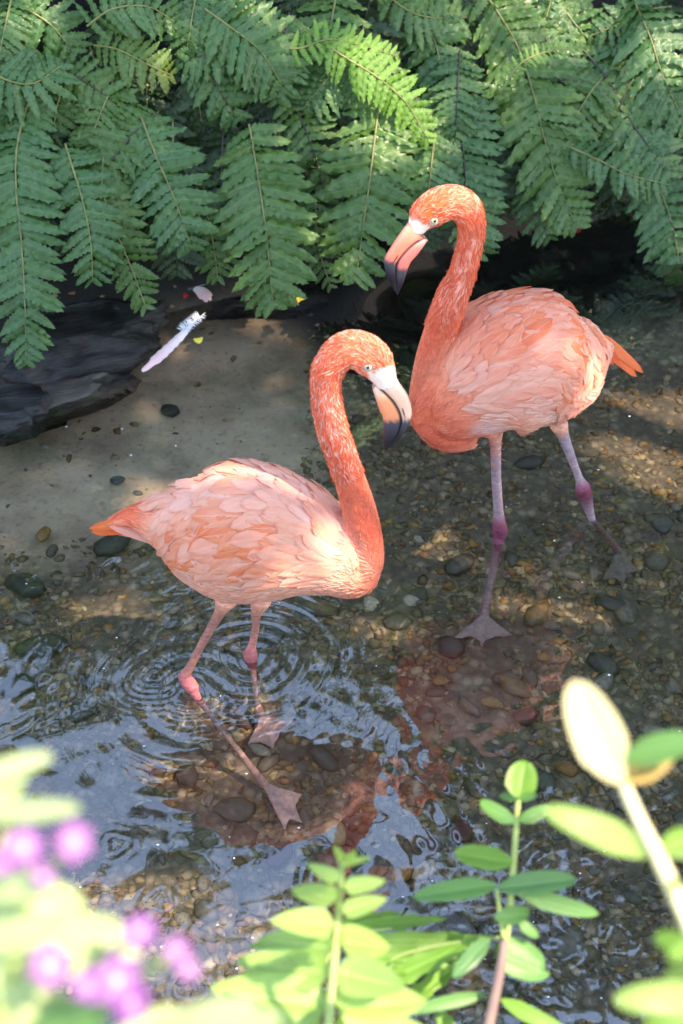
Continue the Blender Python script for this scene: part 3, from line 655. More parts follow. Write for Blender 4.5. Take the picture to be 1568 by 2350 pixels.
A.bill([zc(p) for p in ((1120, 555), (1200, 700), (1310, 870), (1350, 1050), (1305, 1190), (1200, 1350), (1052, 1470))],
       [zc(p) for p in ((940, 720), (1040, 790), (1160, 915), (1228, 1060), (1222, 1190), (1165, 1330), (1052, 1468))],
       [zc(p) for p in ((905, 745), (945, 880), (985, 1000), (1022, 1080), (1030, 1200), (1028, 1380), (1046, 1472))],
       (((.76, .62, .58), (.82, .50, .38)), ((.78, .56, .48), (.84, .29, .15))), (.55, .56))
A.eye(*zc((858, 530)), 11)

# ---- second bird, facing left
g2 = at_z(1150, 1240, 0)
r2 = empty('flamingo', (g2.x, g2.y, -.22), 'flamingo with deep coral neck facing left, farther back by the ferns', 'flamingo', 'flamingos wading in the stream')
B = Bird(r2, Vector((g2.x, g2.y + .03, 0)), Vector((math.cos(R(16)), math.sin(R(16)), 0)))
B.chain([(1398, 795, 14, 1.3, PINK), (1382, 800, 40, 1.05, PALE), (1352, 808, 85, .95, PALE), (1310, 822, 125, .92, PALE), (1265, 828, 150, .92, PALE), (1210, 828, 163, .92, PALE), (1155, 842, 165, .92, PALE), (1105, 866, 153, .92, PINK), (1060, 905, 122, .95, CORAL), (1020, 945, 86, 1, CORAL), (995, 968, 56, 1, CORAL)], 60, flow=-1, seg=40)
B.chain([(1075, 975, 56, 1, PINK), (1030, 978, 58, 1, CORAL), (990, 960, 46, 1, CORAL), (977, 925, 38, 1, CORAL), (978, 880, 34, 1, CORAL), (990, 820, 34, 1, CORAL), (1006, 770, 35, 1, CORAL), (1024, 720, 36, 1, CORAL), (1042, 672, 34, 1, NECKP), (1060, 630, 29, 1, NECKP), (1073, 585, 28, 1, NECKP), (1081, 540, 28, 1, (.82, .36, .28)),
         (1079, 503, 31, 1, CORAL), (1062, 474, 37, .95, CORAL), (1035, 464, 39, .9, CORAL), (1003, 474, 42, .8, DEEP), (975, 495, 38, .74, CORAL), (961, 516, 27, .7, WHITE), (955, 530, 21, .7, WHITE)], 96, flow=-1)
B.nbody = len(B.S)
hip = B.P(1132, 985, -.04); hock = at_z(1147, 1222, .018); ank = under(1112, 1412, -.215)
B.chain([(0, 0, 30, 1, PALE), (0, 0, 15, 1, LEG2), (0, 0, 12, 1, LEG2), (0, 0, 12, 1, LEG2), (0, 0, 15, 1, HOCK2), (0, 0, 18, 1, (.17, .045, .07)), (0, 0, 11, 1, HOCK2), (0, 0, 9, 1, (.38, .23, .21)), (0, 0, 9, 1, (.38, .23, .21)), (0, 0, 11, 1, (.38, .23, .21))], 44, pts=[hip, B.P(1137, 1010, -.04), hip.lerp(hock, .45), hip.lerp(hock, .75), hip.lerp(hock, .88), hock, hock.lerp(ank, .1), hock.lerp(ank, .3), hock.lerp(ank, .7), ank], seg=14)
B.web(ank, [under(1040, 1464, -.228), under(1106, 1478, -.228), under(1176, 1462, -.226)], tc=(.30, .22, .19))
hip = B.P(1283, 975, .045); hock = at_z(1337, 1118, .075); con = at_z(1358, 1190, 0); ank = under(1420, 1265, -.215)
B.chain([(0, 0, 22, 1, PALE), (0, 0, 14, 1, LEG2), (0, 0, 11, 1, LEG2), (0, 0, 10, 1, LEG2), (0, 0, 18, 1, HOCK2), (0, 0, 17, 1, (.13, .04, .05)), (0, 0, 9, 1, LEG2), (0, 0, 8, 1, (.38, .23, .21)), (0, 0, 8, 1, (.38, .23, .21)), (0, 0, 10, 1, (.38, .23, .21))], 44, pts=[hip, B.P(1293, 1000, .045), hip.lerp(hock, .5), hip.lerp(hock, .85), hock, hock.lerp(con, .25), con, con.lerp(ank, .3), con.lerp(ank, .7), ank], seg=14)
B.web(ank, [under(1385, 1330, -.228), under(1430, 1345, -.228), under(1465, 1310, -.226)], tc=(.19, .15, .12))
B.finish(.003, spots=[(1265, 940, 70, (.88, .5, .42), .8), (1015, 985, 20, (.86, .30, .18), .9), (1120, 985, 60, (.82, .45, .38), .8), (*zd((620, 590)), 13, WHITE, .3), (*zd((680, 640)), 16, WHITE, .3), (*zd((740, 610)), 13, WHITE, .4), (*zd((570, 590)), 10, WHITE, .4), (*zd((700, 710)), 13, WHITE, .4), (*zd((545, 560)), 9, WHITE, .4), (*zd((780, 580)), 9, WHITE, .4)])  # small breast spot is a highlight painted into the plumage
B.bill([zd(p) for p in ((535, 560), (440, 690), (345, 830), (262, 975), (268, 1090), (310, 1230), (400, 1375))],
       [zd(p) for p in ((700, 725), (600, 775), (490, 870), (400, 990), (378, 1110), (385, 1240), (404, 1372))],
       [zd(p) for p in ((735, 745), (690, 820), (620, 920), (545, 1010), (510, 1110), (465, 1250), (410, 1375))],
       (((.84, .34, .24), (.84, .22, .15)), ((.82, .40, .34), (.80, .18, .15))), (.50, .60))
B.eye(*zd((820, 545)), 10)

# ---- feathers
FPAL = [(.89, .44, .31), (.87, .36, .22), (.89, .50, .40), (.85, .27, .12), (.90, .54, .44), (.84, .20, .07), (.88, .42, .30)]
def grid_interp(Tb, fx, fy):
    ny, nx = len(Tb), len(Tb[0]); x = fx * (nx - 1); y = fy * (ny - 1); i = min(int(x), nx - 2); j = min(int(y), ny - 2); a, b_ = x - i, y - j
    return (Tb[j][i] * (1 - a) + Tb[j][i + 1] * a) * (1 - b_) + (Tb[j + 1][i] * (1 - a) + Tb[j + 1][i + 1] * a) * b_
def plume(bird, xr, xf, top, bot, angs, cols, rows, Ls, seed, colf):
    q = random.Random(seed)
    for c in range(cols):
        fx = c / (cols - 1)                                       # 0 rear .. 1 front
        for r_ in range(rows):
            fy = (r_ + .5 * (c % 2)) / rows + q.uniform(-.03, .03); fy = min(max(fy, .02), .98)
            x = xr + (xf - xr) * fx + q.uniform(-6, 6)
            yt, yb = np.interp(x, *zip(*sorted(top))), np.interp(x, *zip(*sorted(bot)))
            y = yt + 9 + (yb - yt - 12) * fy; L_ = np.interp(fx, [0, .5, 1], Ls) * q.uniform(.85, 1.2)
            ang = grid_interp(angs, fx, fy) + q.gauss(0, 7)
            bird.feather(x, y, ang, L_, L_ * q.uniform(.25, .32), colf(q, fx, fy), lift=q.choice((.004, .005, .006, .008)), curl=q.gauss(0, 12), base=.001 + .002 * fx)
def colA(q, fx, fy):
    if fy < .3: c = q.choice([(.93, .64, .56), (.91, .50, .38), (.94, .72, .66), (.92, .6, .5)])  # top light painted in: paler feathers along the back
    elif .35 < fy < .85 and fx < .85: c = q.choice(FPAL + [(.85, .24, .09), (.86, .28, .12), (.88, .36, .2)])
    else: c = q.choice([(.90, .54, .42), (.89, .48, .35), (.91, .6, .5)])
    return c
# tail first
for i, (x, y, an, L_, W_, c) in enumerate([(372, 1205, 184, 150, 40, (.84, .16, .04)), (365, 1188, 190, 178, 40, (.86, .18, .05)), (362, 1180, 193, 182, 36, (.86, .20, .05)), (362, 1172, 196, 172, 32, (.87, .24, .07)), (365, 1163, 199, 150, 30, (.88, .28, .10)), (380, 1160, 197, 120, 34, (.86, .22, .07)),
                                           (385, 1228, 172, 150, 30, (.9, .50, .42)), (405, 1252, 162, 165, 28, (.9, .56, .50)), (430, 1278, 152, 140, 30, (.9, .46, .42)), (450, 1300, 146, 120, 30, (.84, .28, .28)), (400, 1235, 168, 130, 34, (.82, .16, .05)), (420, 1262, 156, 110, 34, (.82, .17, .06))]):
    A.feather(x, y, an, L_, W_, c, lift=.0, curl=rnd.uniform(-4, 4), snap=False, base=-.012 + i * .001, name='tail_feather')
plume(A, 402, 775, [(340, 1150), (370, 1120), (420, 1080), (470, 1055), (540, 1045), (600, 1055), (650, 1085), (700, 1120), (760, 1165), (790, 1210)],
      [(340, 1235), (350, 1250), (445, 1312), (516, 1322), (592, 1320), (668, 1330), (740, 1335), (790, 1320)],
      [[232, 212, 190, 160, 140], [222, 205, 198, 185, 165], [215, 208, 205, 195, 180]], 15, 9, [96, 156, 96], 11, colA)
for i in range(26):                                                # long pale flank plumes under the wing
    x = rnd.uniform(450, 760); A.feather(x, rnd.uniform(1318, 1350) - (x - 600) ** 2 * .0003, rnd.uniform(168, 196), rnd.uniform(60, 105), rnd.uniform(16, 24), rnd.choice([(.93, .72, .64), (.93, .66, .56), (.92, .78, .72)]), lift=.006, curl=rnd.uniform(-20, 10), name='flank_feather')

def colB(q, fx, fy):
    c = colB0(q, fx, fy); return (c[0] * .98, c[1] * .86, c[2] * .84)
def colB0(q, fx, fy):
    if fy > .66: return q.choice([(.92, .60, .53), (.92, .68, .62), (.90, .50, .42)])
    if fx > .72 and fy > .35: return q.choice([(.88, .32, .20), (.88, .38, .26), (.9, .46, .34)])
    return q.choice(FPAL + [(.90, .50, .38), (.91, .58, .5)])
for i, (x, y, an, L_, W_, c) in enumerate([(1368, 775, -38, 178, 32, (.85, .18, .06)), (1370, 765, -35, 190, 28, (.86, .22, .08)), (1374, 790, -48, 80, 24, (.80, .13, .05)), (1372, 800, -60, 64, 24, (.84, .18, .08)), (1376, 782, -40, 90, 24, (.78, .12, .05))]):
    B.feather(x, y, an, L_, W_, c, lift=.0, curl=-8, snap=False, base=-.006 + i * .0015, name='tail_feather')
plume(B, 1364, 1035, [(1025, 800), (1050, 745), (1085, 700), (1120, 672), (1180, 650), (1240, 652), (1300, 690), (1360, 735), (1385, 790)],
      [(1025, 900), (1060, 945), (1110, 950), (1180, 960), (1250, 960), (1320, 945), (1360, 900), (1385, 860)],
      [[-50, -35, 5, 40, 68], [-78, -50, 10, 35, 60], [-105, -62, 5, 25, 55], [-110, -25, 12, 18, 30]], 15, 10, [74, 138, 84], 12, colB)
for i in range(26):
    x = rnd.uniform(1090, 1320); B.feather(x, rnd.uniform(925, 965), rnd.uniform(-10, 30), rnd.uniform(46, 80), rnd.uniform(14, 22), rnd.choice([(.93, .70, .66), (.93, .78, .74), (.92, .6, .54)]), lift=.007, curl=rnd.uniform(-10, 20), name='flank_feather')

def neck_sel(bird, lo, hi, base):   # sample index range on the second (neck) chain
    return (bird.near >= base + lo) & (bird.near <= base + hi)
red = lambda q, c: np.array((.82, .14, .07)) * q.uniform(.75, 1.15)
mixr = lambda q, c: (np.array((.78, .12, .06)) if q.rand() < .45 else np.array((.85, .33, .24))) * q.uniform(.8, 1.05)
own = lambda q, c: np.clip(c * q.uniform(.78, 1.22) + q.uniform(0, .04), 0, .95)
for bird, nck, fl, sd in ((A, (34, 58), (58, 80), 3), (B, (39, 68), (68, 88), 9)):
    bird.strands('neck_plumes', neck_sel(bird, nck[0] - 4, nck[1], 60), 1900, .017, .0017, red, .5, sd)
    bird.strands('neck_plumes', neck_sel(bird, nck[0] - 4, nck[1], 60), 1100 if bird is A else 600, .014, .0022, lambda q, c: (np.array((.87, .42, .34)) if bird is A else np.array((.84, .28, .18))) * q.uniform(.85, 1.05), .35, sd + 1)
    bird.strands('crown_plumes', neck_sel(bird, fl[0], fl[1] - 3, 60), 1500, .010, .0015, mixr, .35, sd + 2)
    bird.strands('breast_down', neck_sel(bird, 0, nck[0], 60), 5000, .010, .0016, own, .12, sd + 3)
    bird.strands('belly_down', bird.near < 60, 6000, .020, .0022, own, .12, sd + 4, .15)
#SPLIT2
# ------------------------------------------------------------------ ferns
def leaflet_mesh(seed, wav=1.0, name='leaflet', wid=.118, n=16):
    q = random.Random(seed); V, F, uv = [], [], []; ph = q.uniform(0, 6); cv = q.uniform(-.08, .10); droop = q.uniform(.05, .28)
    for i in range(n + 1):
        t_ = i / n; env = min(1, (t_ / .05) ** .5) * (1 - t_ ** 4.5) ** .75 * (1 - .22 * t_)
        for j, u in enumerate((-1, -.5, 0, .5, 1)):
            edge = 1 + wav * .22 * math.sin(t_ * 46 + ph + (1.5 if u > 0 else 0)) * abs(u)
            y = u * wid * env * edge + cv * t_ * t_
            z = -droop * t_ * t_ + .030 * wav * math.sin(t_ * 23 + ph) * u - .03 * abs(u) * env + .018 * math.sin(t_ * 30 + ph * 2) * abs(u) * wav
            V.append((t_ + .012 * math.sin(t_ * 46) * abs(u), y, z)); uv.append((t_, .5 + u * .5))
    for i in range(n):
        for j in range(4): a = i * 5 + j; F.append((a, a + 5, a + 6, a + 1))
    me = mesh(name, V, F); ul = me.uv_layers.new(name='UVMap'); ul.data.foreach_set('uv', [x for lp in me.loops for x in uv[lp.vertex_index]]); return me
LM = {}
for mk in ('fern', 'fern_b', 'fern_light', 'fern_shade'):
    LM[mk] = [leaflet_mesh(i) for i in range(7)]
    for me in LM[mk]: me.materials.append(M[mk])
SLOPE = 1.15
def fern_pt(px, py, lift, zt=.12):
    y0 = 3.6
    d = ray(px, py)
    for _ in range(3):                                            # bank line depends on x
        # plane: z = zt + SLOPE*(y - y0 + lift)
        k = (zt + SLOPE * (lift - y0) - CAM.z + 0) / (d.z - SLOPE * d.y); p = CAM + d * k; y0 = float(bank_y(np.array([p.x]))[0]) - .16
    return p
def tube(name, P, r0, r1, m_, parent, seg=6):
    P = catmull([tuple(p) for p in P], max(8, 6 * len(P))); V, F, T = loft(P, np.linspace(r0, r1, len(P)), np.linspace(r0, r1, len(P)), (.3, .2, .93), seg)
    return link(name, mesh(name, V, F, m_), parent)
def frond(plant, pts, wid, lift=0., mk='fern', dark=False, joined=False, spacing=19., asp=1.15, seed=0, tilt=19, zt=.12, ends=(.55, .25)):
    q = random.Random(seed * 7 + 3); arch = .05
    if mk == 'fern' and q.random() < .35: mk = 'fern_b'
    P3 = [fern_pt(x, y, lift + arch * math.sin(math.pi * i / (len(pts) - 1)), zt) for i, (x, y) in enumerate(pts)]
    D = catmull([tuple(p) for p in P3], 120); seglen = np.r_[0, np.cumsum(np.linalg.norm(np.diff(D, axis=0), axis=1))]; total = seglen[-1]
    fr = tube('frond', P3, .0035, .0015, M['dark_rachis' if dark else 'rachis'], plant)
    sp = spacing * depth(P3[0]) / FP; n = max(5, int(total / sp)); wm = wid * depth(P3[len(P3) // 2]) / FP
    N0 = Vector((0, -SLOPE, 1)).normalized(); allV, allF, allU = [], [], []
    for k in range(n):
        t_ = (k + .6) / n; s_ = t_ * total; i = min(int(np.searchsorted(seglen, s_)), 119); p = Vector(D[i]); T = Vector(D[min(i + 2, 119)] - D[max(i - 2, 0)]).normalized()
        env = np.interp(t_, [0, .12, .35, .7, .9, 1], [ends[0], .8, 1, .92, .6, ends[1]])
        S_ = N0.cross(T).normalized(); Nn = T.cross(S_).normalized()
        if Nn.dot(N0) < 0: Nn = -Nn
        for sgn in (-1, 1):
            a = R(q.uniform(66, 80) - 26 * t_ ** 3); d_ = (S_ * sgn * math.sin(a) + T * math.cos(a) + Nn * q.gauss(.10, .10) + Vector((0, 0, -.08))).normalized()
            tw = q.gauss(0, tilt); nz = (Nn - d_ * Nn.dot(d_)).normalized(); nz = Matrix.Rotation(R(tw) + sgn * R(-7), 3, d_) @ nz; yy = nz.cross(d_)
            L_ = wm * env * q.uniform(.9, 1.1); ws = L_ * .55 + wm * .45
            mx_ = Matrix(((d_.x * L_, yy.x * ws * asp, nz.x * L_, p.x), (d_.y * L_, yy.y * ws * asp, nz.y * L_, p.y), (d_.z * L_, yy.z * ws * asp, nz.z * L_, p.z), (0, 0, 0, 1)))
            me = LM[mk][q.randrange(7)]
            if joined:
                b0 = len(allV); allV += [mx_ @ v.co for v in me.vertices]; allF += [tuple(i_ + b0 for i_ in f.vertices) for f in me.polygons]; allU += [u_.uv[:] for u_ in me.uv_layers[0].data]
            else: link('leaflet', me, fr, mx=mx_)
    if joined:
        mj = mesh('leaflets', allV, allF, M[mk]); ul = mj.uv_layers.new(name='UVMap'); ul.data.foreach_set('uv', [x for u_ in allU for x in u_]); o = link('leaflets', mj, fr); o['kind'] = 'stuff'
    return fr
G = 'ferns hanging over the far bank'
def fern(label, pos): p = fern_pt(*pos, -.1); return empty('fern', (p.x, p.y + .15, p.z), label, 'fern', G)
f1 = fern('fern at the far left whose longest frond hangs down beside the wet rock', (60, 280))
frond(f1, [(75, 200), (40, 330), (38, 440), (50, 560), (58, 700), (60, 832)], 108, .10, seed=1)
frond(f1, [(60, 130), (30, 240), (5, 330), (-20, 460)], 90, .02, seed=2)
frond(f1, [(-30, 60), (-10, 250), (-15, 450), (0, 640)], 90, -.02, seed=3)
f2 = fern('fern of three narrow drooping fronds above the pink floating feather', (240, 180))
frond(f2, [(262, 160), (250, 260), (237, 370), (236, 440), (262, 520), (300, 610), (335, 705)], 92, .06, seed=4)
frond(f2, [(150, 330), (172, 400), (195, 480), (210, 570), (213, 645)], 92, .14, seed=5)
frond(f2, [(170, 110), (150, 180), (130, 250), (120, 330)], 75, .0, seed=6)
f3 = fern('fern with one broad frond ending above the white feather', (340, 300))
frond(f3, [(325, 270), (355, 350), (390, 430), (420, 510), (440, 570)], 108, .12, seed=7, asp=1.15)
frond(f3, [(430, 380), (470, 480), (490, 560), (500, 640)], 75, -.04, seed=8)
f4 = fern('fern with the widest dense frond, yellow leaf at its tip', (575, 290))
frond(f4, [(572, 285), (590, 390), (604, 480), (616, 580), (628, 700)], 130, .14, seed=9, spacing=20)
frond(f4, [(650, 180), (690, 270), (720, 350), (740, 430)], 80, .0, seed=10, dark=True)
f5 = fern('fern with a broad frond hanging left of the far bird\'s bill', (865, 240))
frond(f5, [(872, 225), (860, 320), (848, 420), (835, 510), (818, 640)], 125, .13, seed=11, spacing=20)
frond(f5, [(735, 330), (725, 450), (730, 560), (760, 660)], 60, -.08, seed=12)
f6 = fern('fern with a dark-stemmed frond right behind the far bird\'s head', (1020, 130))
frond(f6, [(1010, 110), (1040, 220), (1060, 320), (1072, 430), (1090, 520), (1100, 590)], 105, .05, seed=13, dark=True)
frond(f6, [(950, -10), (985, 60), (1010, 140), (1025, 230)], 95, .02, seed=14)
f7 = fern('fern with the longest frond, dark tip over the black water', (1150, 40))
frond(f7, [(1110, -20), (1180, 90), (1220, 200), (1245, 300), (1280, 420), (1322, 515)], 122, .10, seed=15)
frond(f7, [(1200, 380), (1235, 460), (1262, 550)], 70, -.04, seed=16)
f8 = fern('fern with a sideways frond reaching to the right edge', (1345, 120))
frond(f8, [(1335, 110), (1400, 190), (1450, 280), (1498, 350), (1530, 420)], 108, .06, seed=17, dark=True)
frond(f8, [(1290, 330), (1370, 365), (1440, 400), (1540, 425)], 66, .16, seed=18, mk='fern', asp=1.3)
f9 = fern('fern in the upper right corner with a pale green spray', (1455, 10))
frond(f9, [(1440, -30), (1490, 80), (1520, 170), (1575, 290)], 112, .12, seed=19)
frond(f9, [(1470, 360), (1520, 450), (1550, 550), (1566, 670)], 100, .05, seed=20)
f10 = fern('fern with bright young fronds arching to the right near the top centre', (760, 40))
frond(f10, [(470, 20), (540, 70), (600, 120), (645, 190)], 112, .16, seed=21, asp=1.2)
frond(f10, [(700, 70), (790, 130), (870, 180), (935, 240), (985, 325)], 72, .20, seed=22, mk='fern_light')
frond(f10, [(775, -30), (760, 50), (745, 110), (720, 190)], 105, .04, seed=23)
frond(f10, [(640, 110), (690, 110), (760, 90), (850, 110), (915, 130)], 55, .18, seed=24, mk='fern_light')
f11 = fern('fern in the upper left corner with long arching leaflets', (60, 60))
frond(f11, [(-40, 150), (20, 185), (80, 190), (140, 150)], 95, .14, seed=25, asp=1.15)
frond(f11, [(200, 60), (260, 20), (340, 15), (400, 50)], 85, .14, seed=26, asp=1.1)
frond(f11, [(-20, -20), (60, 20), (120, 60), (170, 120)], 100, .05, seed=27)
f12 = fern('fern behind the crossing fronds at the top, left of the sunlit leaves', (1000, 20))
frond(f12, [(870, -30), (930, 20), (990, 40), (1080, 40)], 80, .05, seed=28)
frond(f12, [(1240, -40), (1300, 30), (1350, 90), (1400, 120)], 85, .02, seed=29)
frond(f12, [(1150, 210), (1190, 150), (1250, 120), (1345, 105)], 28, .24, seed=30, mk='fern_light', spacing=14)
back = empty('fern', (0, 4.3, .3), 'mass of ferns with shade painted into their green, crowding the bank behind the others', 'fern', G)
q = random.Random(55)
for i in range(74):
    px = -60 + 1690 * ((i * .618) % 1); py = q.uniform(-60, 360) + (40 if px < 700 else 0)
    dx = q.uniform(-60, 80); ln = q.uniform(170, 260)
    if py + ln > 500 and px > 1000: py = 450 - ln
    frond(back, [(px, py), (px + dx * .4, py + ln * .35), (px + dx * .8, py + ln * .7), (px + dx, py + ln)], q.uniform(80, 112), q.uniform(-.20, -.03), mk='fern_shade', joined=True, seed=100 + i, dark=q.random() < .5)

mid = empty('fern', (.1, 4.1, .4), 'loose tangle of mid green ferns filling the bank between the large fronds', 'fern', G)
q = random.Random(91)
for i in range(24):
    px = -40 + 1660 * ((i * .618 + .3) % 1); py = q.uniform(-80, 330); ln = q.uniform(150, 230); an = q.gauss(0, 42)
    if px > 1000 and py > 200: py -= 120
    dx, dy = ln * math.sin(R(an)), ln * max(.35, math.cos(R(an)))
    frond(mid, [(px, py), (px + dx * .3, py + dy * .3 - 12), (px + dx * .7, py + dy * .65), (px + dx, py + dy)], q.uniform(62, 92), q.uniform(.0, .11), joined=True, seed=300 + i, spacing=16, dark=q.random() < .4)
for i in range(90):                                               # the bank goes on beyond the picture
    px = -520 + 2620 * ((i * .618 + .11) % 1); py = q.uniform(-560, -110) if i % 3 else q.uniform(-100, 260)
    if i % 3 == 0: px = q.choice((q.uniform(-520, -90), q.uniform(1660, 2100)))
    an = q.gauss(0, 30); ln = q.uniform(190, 260); dx, dy = ln * math.sin(R(an)), ln * math.cos(R(an))
    frond(mid if i % 2 else back, [(px, py), (px + dx * .3, py + dy * .3 - 10), (px + dx * .7, py + dy * .65), (px + dx, py + dy)], q.uniform(85, 115), q.uniform(-.05, .12), mk='fern' if i % 2 else 'fern_shade', joined=True, seed=500 + i)
for i in range(16):
    px = 1060 + (i * 62) % 530 + q.uniform(-15, 15); frond(back, [(px, 250), (px + 8, 330), (px + 20, 400), (px + q.uniform(-20, 50), 470 + q.uniform(-20, 60))], 80, -.22, mk='fern_shade', joined=True, seed=400 + i, dark=True)

# ------------------------------------------------------------------ rocks, fallen things
def rock(name, px, py, z, sx_, sy, sz, m_, label, seed, rot=0., cat='rock'):
    bm = bmesh.new(); bmesh.ops.create_icosphere(bm, subdivisions=5, radius=1); off = Vector((seed * 3.7,) * 3)
    for v in bm.verts:
        p = v.co.copy(); k = 1 + .30 * noise.noise(p * 1.2 + off) + .16 * noise.noise(p * 3 + off) + .10 * (abs(noise.noise(p * 6 + off)) - .2) + .05 * noise.noise(p * 14 + off)
        q_ = Vector((p.x * k, p.y * k, max(-.7, min(.62 + .12 * noise.noise(p * 2 + off), p.z * k))))
        v.co = Vector((q_.x * sx_, q_.y * sy, q_.z * sz))
    me = bpy.data.meshes.new(name); bm.to_mesh(me); bm.free(); me.polygons.foreach_set('use_smooth', [True] * len(me.polygons)); me.materials.append(m_)
    p = at_z(px, py, z); o = link(name, me, mx=Matrix.LocRotScale(p, Matrix.Rotation(R(rot), 3, 'Z').to_euler(), Vector((1, 1, 1)))); return tag(o, label, cat)
rock('rock', 190, 795, .0, .25, .13, .10, M['rock'], 'flat black wet rock the pink feather leans against', 1, 24)
rock('rock', 75, 935, -.05, .25, .10, .09, M['rock_b'], 'brown rock ledge with painted wet glints at the waterline below the black one', 2, 22)
rock('rock', 15, 965, -.03, .14, .09, .085, M['rock'], 'dark rock cut off by the left edge of the picture', 3, 10)
rock('rock', 300, 680, .0, .10, .09, .08, M['rock_b'], 'small mossy rock in the gap under the fern tips', 4, 0)
rock('rock', 395, 690, -.03, .09, .07, .06, M['rock_b'], 'grey rock beside the small white feather', 5, 30)
rock('rock', 30, 1000, -.20, .20, .12, .10, M['rock'], 'submerged dark rock at the foot of the ledge', 7, 25)
rock('rock', 560, 690, -.05, .22, .12, .08, M['rock'], 'low black rock under the widest fern frond', 6, 0)

def fallen_feather(base, tip, width, label, pink, fluff, z=.006):
    p0, p1 = at_z(*base, z), at_z(*tip, .012 if z > .04 else z + .004); root = empty('fallen_feather', p0, label, 'feather', 'feathers dropped by the birds'); k = depth(p0) / FP
    d = (p1 - p0); L_ = d.length; d.normalize(); s_ = Vector((0, 0, 1)).cross(d).normalized(); W_ = width * k
    V, F, Cc = [], [], []; n = 26
    for i in range(n + 1):
        v = i / n; wd = W_ * .5 * np.interp(v, [0, .12, .3, .7, .9, 1], [.05, .35, .8, 1, .8, .2]) * (1 + .10 * math.sin(i * 2.3)); 
        if i in (22, 23): wd *= .7
        for j, u in enumerate((-1, -.5, 0, .5, 1)):
            V.append(p0 + d * (L_ * (.12 + .88 * v)) + s_ * (u * wd + .06 * L_ * math.sin(v * 2.4)) + Vector((0, 0, .006 * (1 - u * u) + .006 * math.sin(v * 3))))
            kk = sstep(.1, .75, v); Cc.append(np.array((.84, .76, .77)) * (1 - kk) + np.array(pink) * kk)
    for i in range(n):
        for j in range(4): a = i * 5 + j; F.append((a, a + 5, a + 6, a + 1))
    me = mesh('vane', V, F, M['strand']); set_cols(me, np.array(Cc)); link('vane', me, root)
    tube('quill', [p0 - d * L_ * .04, p0 + d * L_ * .3 + s_ * .02 * L_ + Vector((0, 0, .007)), p0 + d * L_ * .8 + s_ * .05 * L_ + Vector((0, 0, .009))], .0012, .0005, M['quill'], root)
    V, F = [], []
    for i in range(fluff):
        v = rnd.uniform(.03, .32); b_ = p0 + d * L_ * v + Vector((0, 0, .003)); sg = rnd.choice((-1, 1)); dd = (s_ * sg + d * rnd.uniform(-.5, .7) + Vector((0, 0, rnd.uniform(0, .5)))).normalized(); l_ = rnd.uniform(.008, .022) * (W_ / .028)
        e_ = b_ + dd * l_ + Vector((0, 0, rnd.uniform(-.002, .003))); w_ = d * .0006; b0 = len(V); V += [b_ - w_, b_ + w_, b_.lerp(e_, .6) + w_ * 1.6 + Vector((0, 0, .002)), b_.lerp(e_, .6) - w_ * 1.6 + Vector((0, 0, .002)), e_]; F += [(b0, b0 + 1, b0 + 2, b0 + 3), (b0 + 3, b0 + 2, b0 + 4)]
    me = mesh('down', V, F, M['speck']); o = link('down', me, root); o['kind'] = 'stuff'; return root
fallen_feather((466, 722), (320, 850), 30, 'long pink and white feather lying on the water against the black rock', (.84, .52, .50), 150, .07)
fallen_feather((438, 650), (476, 694), 34, 'small white and pink feather caught under the ferns', (.80, .45, .42), 90, .03)
def flat_leaf(name, px, py, z, r, m_, label, cat, seed, lobes=0):
    c = at_z(px, py, z); k = depth(c) / FP * r; V = [c + Vector((0, 0, .003))]; n = 22
    for i in range(n):
        a = i / n * 6.2832; rr = k * (1 + .12 * noise.noise(Vector((math.cos(a), math.sin(a), seed)) * 1.7) + (lobes and .35 * math.cos(lobes * a)))
        V.append(c + Vector((rr * math.cos(a), rr * math.sin(a), .004 * math.sin(2 * a + seed))))
    o = link(name, mesh(name, V, [(0, i + 1, (i + 1) % n + 1) for i in range(n)], m_)); return tag(o, label, cat)
flat_leaf('yellow_leaf', 455, 779, .075, 11, M['yleaf'], 'small round yellow leaf resting on the long fallen feather', 'leaf', 1)
flat_leaf('yellow_leaf', 683, 686, .07, 16, M['yleaf'], 'lobed yellow leaf at the tip of the widest fern frond', 'leaf', 2, 3)
flat_leaf('red_petal', 428, 678, .03, 8, M['redp'], 'tiny red petal beside the small white feather', 'petal', 3)
flat_leaf('red_petal', 1330, 530, .05, 7, M['redp'], 'tiny dull red petal over the black water below the longest frond', 'petal', 4, 3)
sv_, sf_ = [], []
for i in range(70):
    px, py = rnd.uniform(20, 1560), rnd.uniform(880, 2300); c = at_z(px, py, .0022); r_ = rnd.uniform(.0008, .0024) * (1.4 if rnd.random() < .1 else 1); b0 = len(sv_)
    for dx, dy, dz in ((1, 0, 0), (0, 1, 0), (-1, 0, 0), (0, -1, 0), (0, 0, .6)): sv_.append(c + Vector((dx * r_ * 1.6, dy * r_, dz * r_)))
    sf_ += [(b0, b0 + 1, b0 + 4), (b0 + 1, b0 + 2, b0 + 4), (b0 + 2, b0 + 3, b0 + 4), (b0 + 3, b0, b0 + 4)]
tag(link('floating_specks', mesh('floating_specks', sv_, sf_, M['speck'])), 'white specks of foam and down drifting on the water', kind='stuff')

